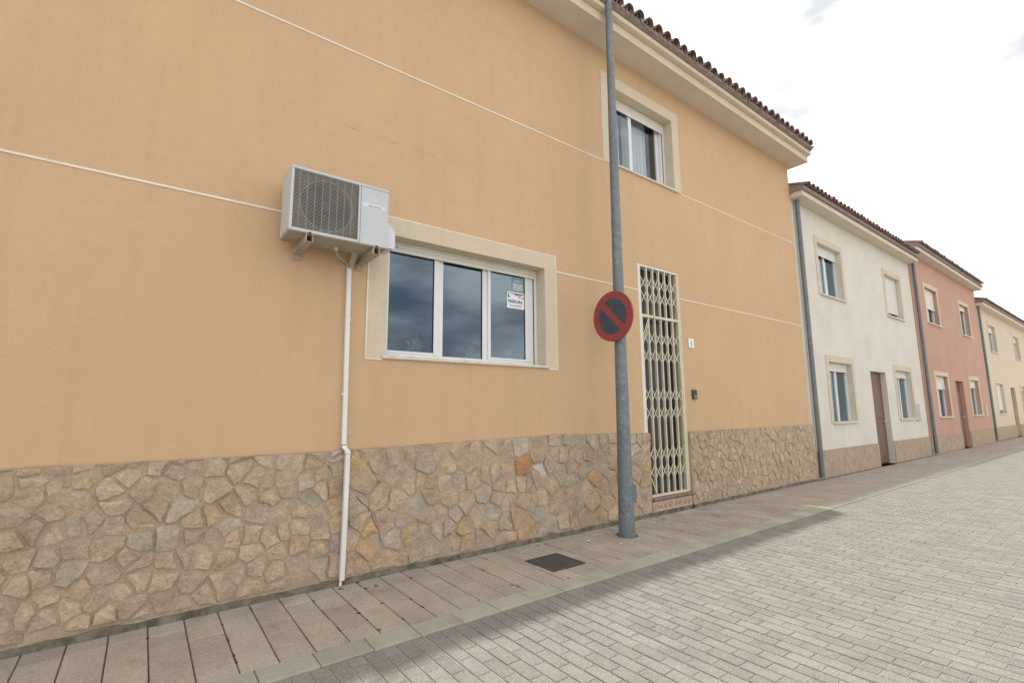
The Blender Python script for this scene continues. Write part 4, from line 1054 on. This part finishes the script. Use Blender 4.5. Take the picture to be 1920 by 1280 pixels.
# ------------------------------------------------------------------ neighbouring houses further along the street
def neighbour(name, label, x0, x1, hgt, mat, wins, doors, yoff):
    h_ = empty(name, (0, 0, 0)); tag(h_, label, 'house', 'neighbouring houses along the street')
    holes = [(a, b, c, d) for a, b, c, d in wins]+[(a, b, .0, d) for a, b, d in doors]
    panel_with_holes(MB(), x0, x1, 0, hgt, yoff, yoff+.3, holes).build('wall', mat, h_)
    MB().box(x0, x0+.25, yoff+.3, yoff+8, 0, hgt).build('side_wall', mat, h_); MB().box(x1-.25, x1, yoff+.3, yoff+8, 0, hgt).build('side_wall', mat, h_)
    MB().box(x0, x1, yoff-.025, yoff-.001, 0, .55).build('plinth', M['mortar'], h_) if not doors else [MB().box(a, b, yoff-.025, yoff-.001, 0, .55).build('plinth', M['mortar'], h_) for a, b in zip([x0]+[d[1]+.02 for d in doors], [d[0]-.02 for d in doors]+[x1])]
    for a, b, c, d in wins:
        panel_with_holes(MB(), a-.14, b+.14, c-.02, d+.14, yoff-.012, yoff-.0005, [(a, b, c, d)]).build('window_surround', M['cream'], h_)
        w_ = empty('window', (0, 0, 0), h_)
        bx('sill', M['sillstone'], w_, a-.05, b+.05, yoff-.05, yoff+.15, c-.033, c+.003)
        for q in ((a+.002, a+.06, c+.004, d-.002), (b-.06, b-.002, c+.004, d-.002), ((a+b)/2-.035, (a+b)/2+.035, c+.004, d-.062)): bx('frame', M['alu'], w_, q[0], q[1], yoff+.12, yoff+.17, q[2], q[3])
        bx('frame', M['alu'], w_, a+.0605, b-.0605, yoff+.121, yoff+.169, d-.06, d-.002)
        MB().box(a+.05, b-.05, yoff+.15, yoff+.156, c+.01, d-.05).build('pane', M['glass'], w_)
        drop = random.choice((.18, .35, .6, .95, .25))*(d-c); nsl = max(2, int(drop/.05)); bl = MB().box(a+.02, b-.02, yoff+.085, yoff+.10, -.0235, .0235, .006).mesh('blind_slat', M['shutter'])
        for q_ in range(nsl): inst('blind_slat', bl, (0, 0, d-.028-q_*.0478), w_)
    for a, b, d in doors:
        d_ = empty('door', (0, 0, 0), h_)
        bx('leaf', M['wood'], d_, a+.01, b-.01, yoff+.12, yoff+.17, .02, d-.01)
        for zz_ in (.2, 1.15): bx('panel', M['wood'], d_, a+.14, b-.14, yoff+.105, yoff+.1195, zz_, zz_+.8)
        MB().tube([(b-.1, yoff+.11, 1.05), (b-.1, yoff+.06, 1.05)], .02, 8).build('handle', M['alu'], d_)
    mb_ = MB(); mb_.smooth = True; mb_.tube([(x0+.18, yoff-.07, hgt-.12), (x0+.18, yoff-.07, .05)], .045, 12).build('downpipe', M['galv'], h_)
    MB().box(x1-1.0, x1-.65, yoff-.02, yoff-.001, 1.0, 1.5, .004).build('meter_box', M['signmetal'], h_)
    MB().box(x0+.3, x1-.3, yoff+.8, yoff+.83, 0, hgt-.1).build('partition', M['dark'], h_)
    MB().prism([(yoff-.30, hgt+.01), (yoff-.30, hgt+.10), (yoff+4, hgt+1.3), (yoff+8.2, hgt+.13), (yoff+8.2, hgt+.01)], x0-.02, x1+.0, 'x').build('roof', M['bedding'], h_)
    MB().box(x0, x1, yoff-.26, yoff-.002, hgt-.10, hgt+.005).build('eave', M['soffit'], h_)
    for i_ in range(int((x1-x0)/.2115)):
        inst('roof_tile', cov, (x0+.1+i_*.2115+rnd(-.005, .005), yoff-.36+rnd(-.012, .012), hgt+.10), h_, s2l(*random.choice(TC)), (tl, 0, rnd(-.02, .02)))
neighbour('white_house', 'off-white neighbouring house adjoining the far end of the ochre house', 10.62, 18.6, 5.9, M['paint_white'], [(11.8, 13.1, 1.1, 2.4), (16.2, 17.5, 1.1, 2.4), (11.8, 13.1, 3.9, 5.1), (16.2, 17.5, 3.9, 5.1)], [(14.3, 15.4, 2.3)], .02)
neighbour('rose_house', 'rose coloured house beyond the off-white neighbour', 18.62, 27.5, 6.3, M['paint_rose'], [(20, 21.4, 1.1, 2.4), (24.5, 25.9, 1.1, 2.4), (20, 21.4, 4.1, 5.3), (24.5, 25.9, 4.1, 5.3)], [(22.4, 23.5, 2.3)], .0)
neighbour('cream_house', 'cream house at the far end of the street', 27.52, 44, 5.7, M['cream'], [(29.5, 31, 1.1, 2.4), (35.5, 37, 1.1, 2.4), (29.5, 31, 3.8, 5), (35.5, 37, 3.8, 5)], [(32.8, 33.9, 2.3)], .03)
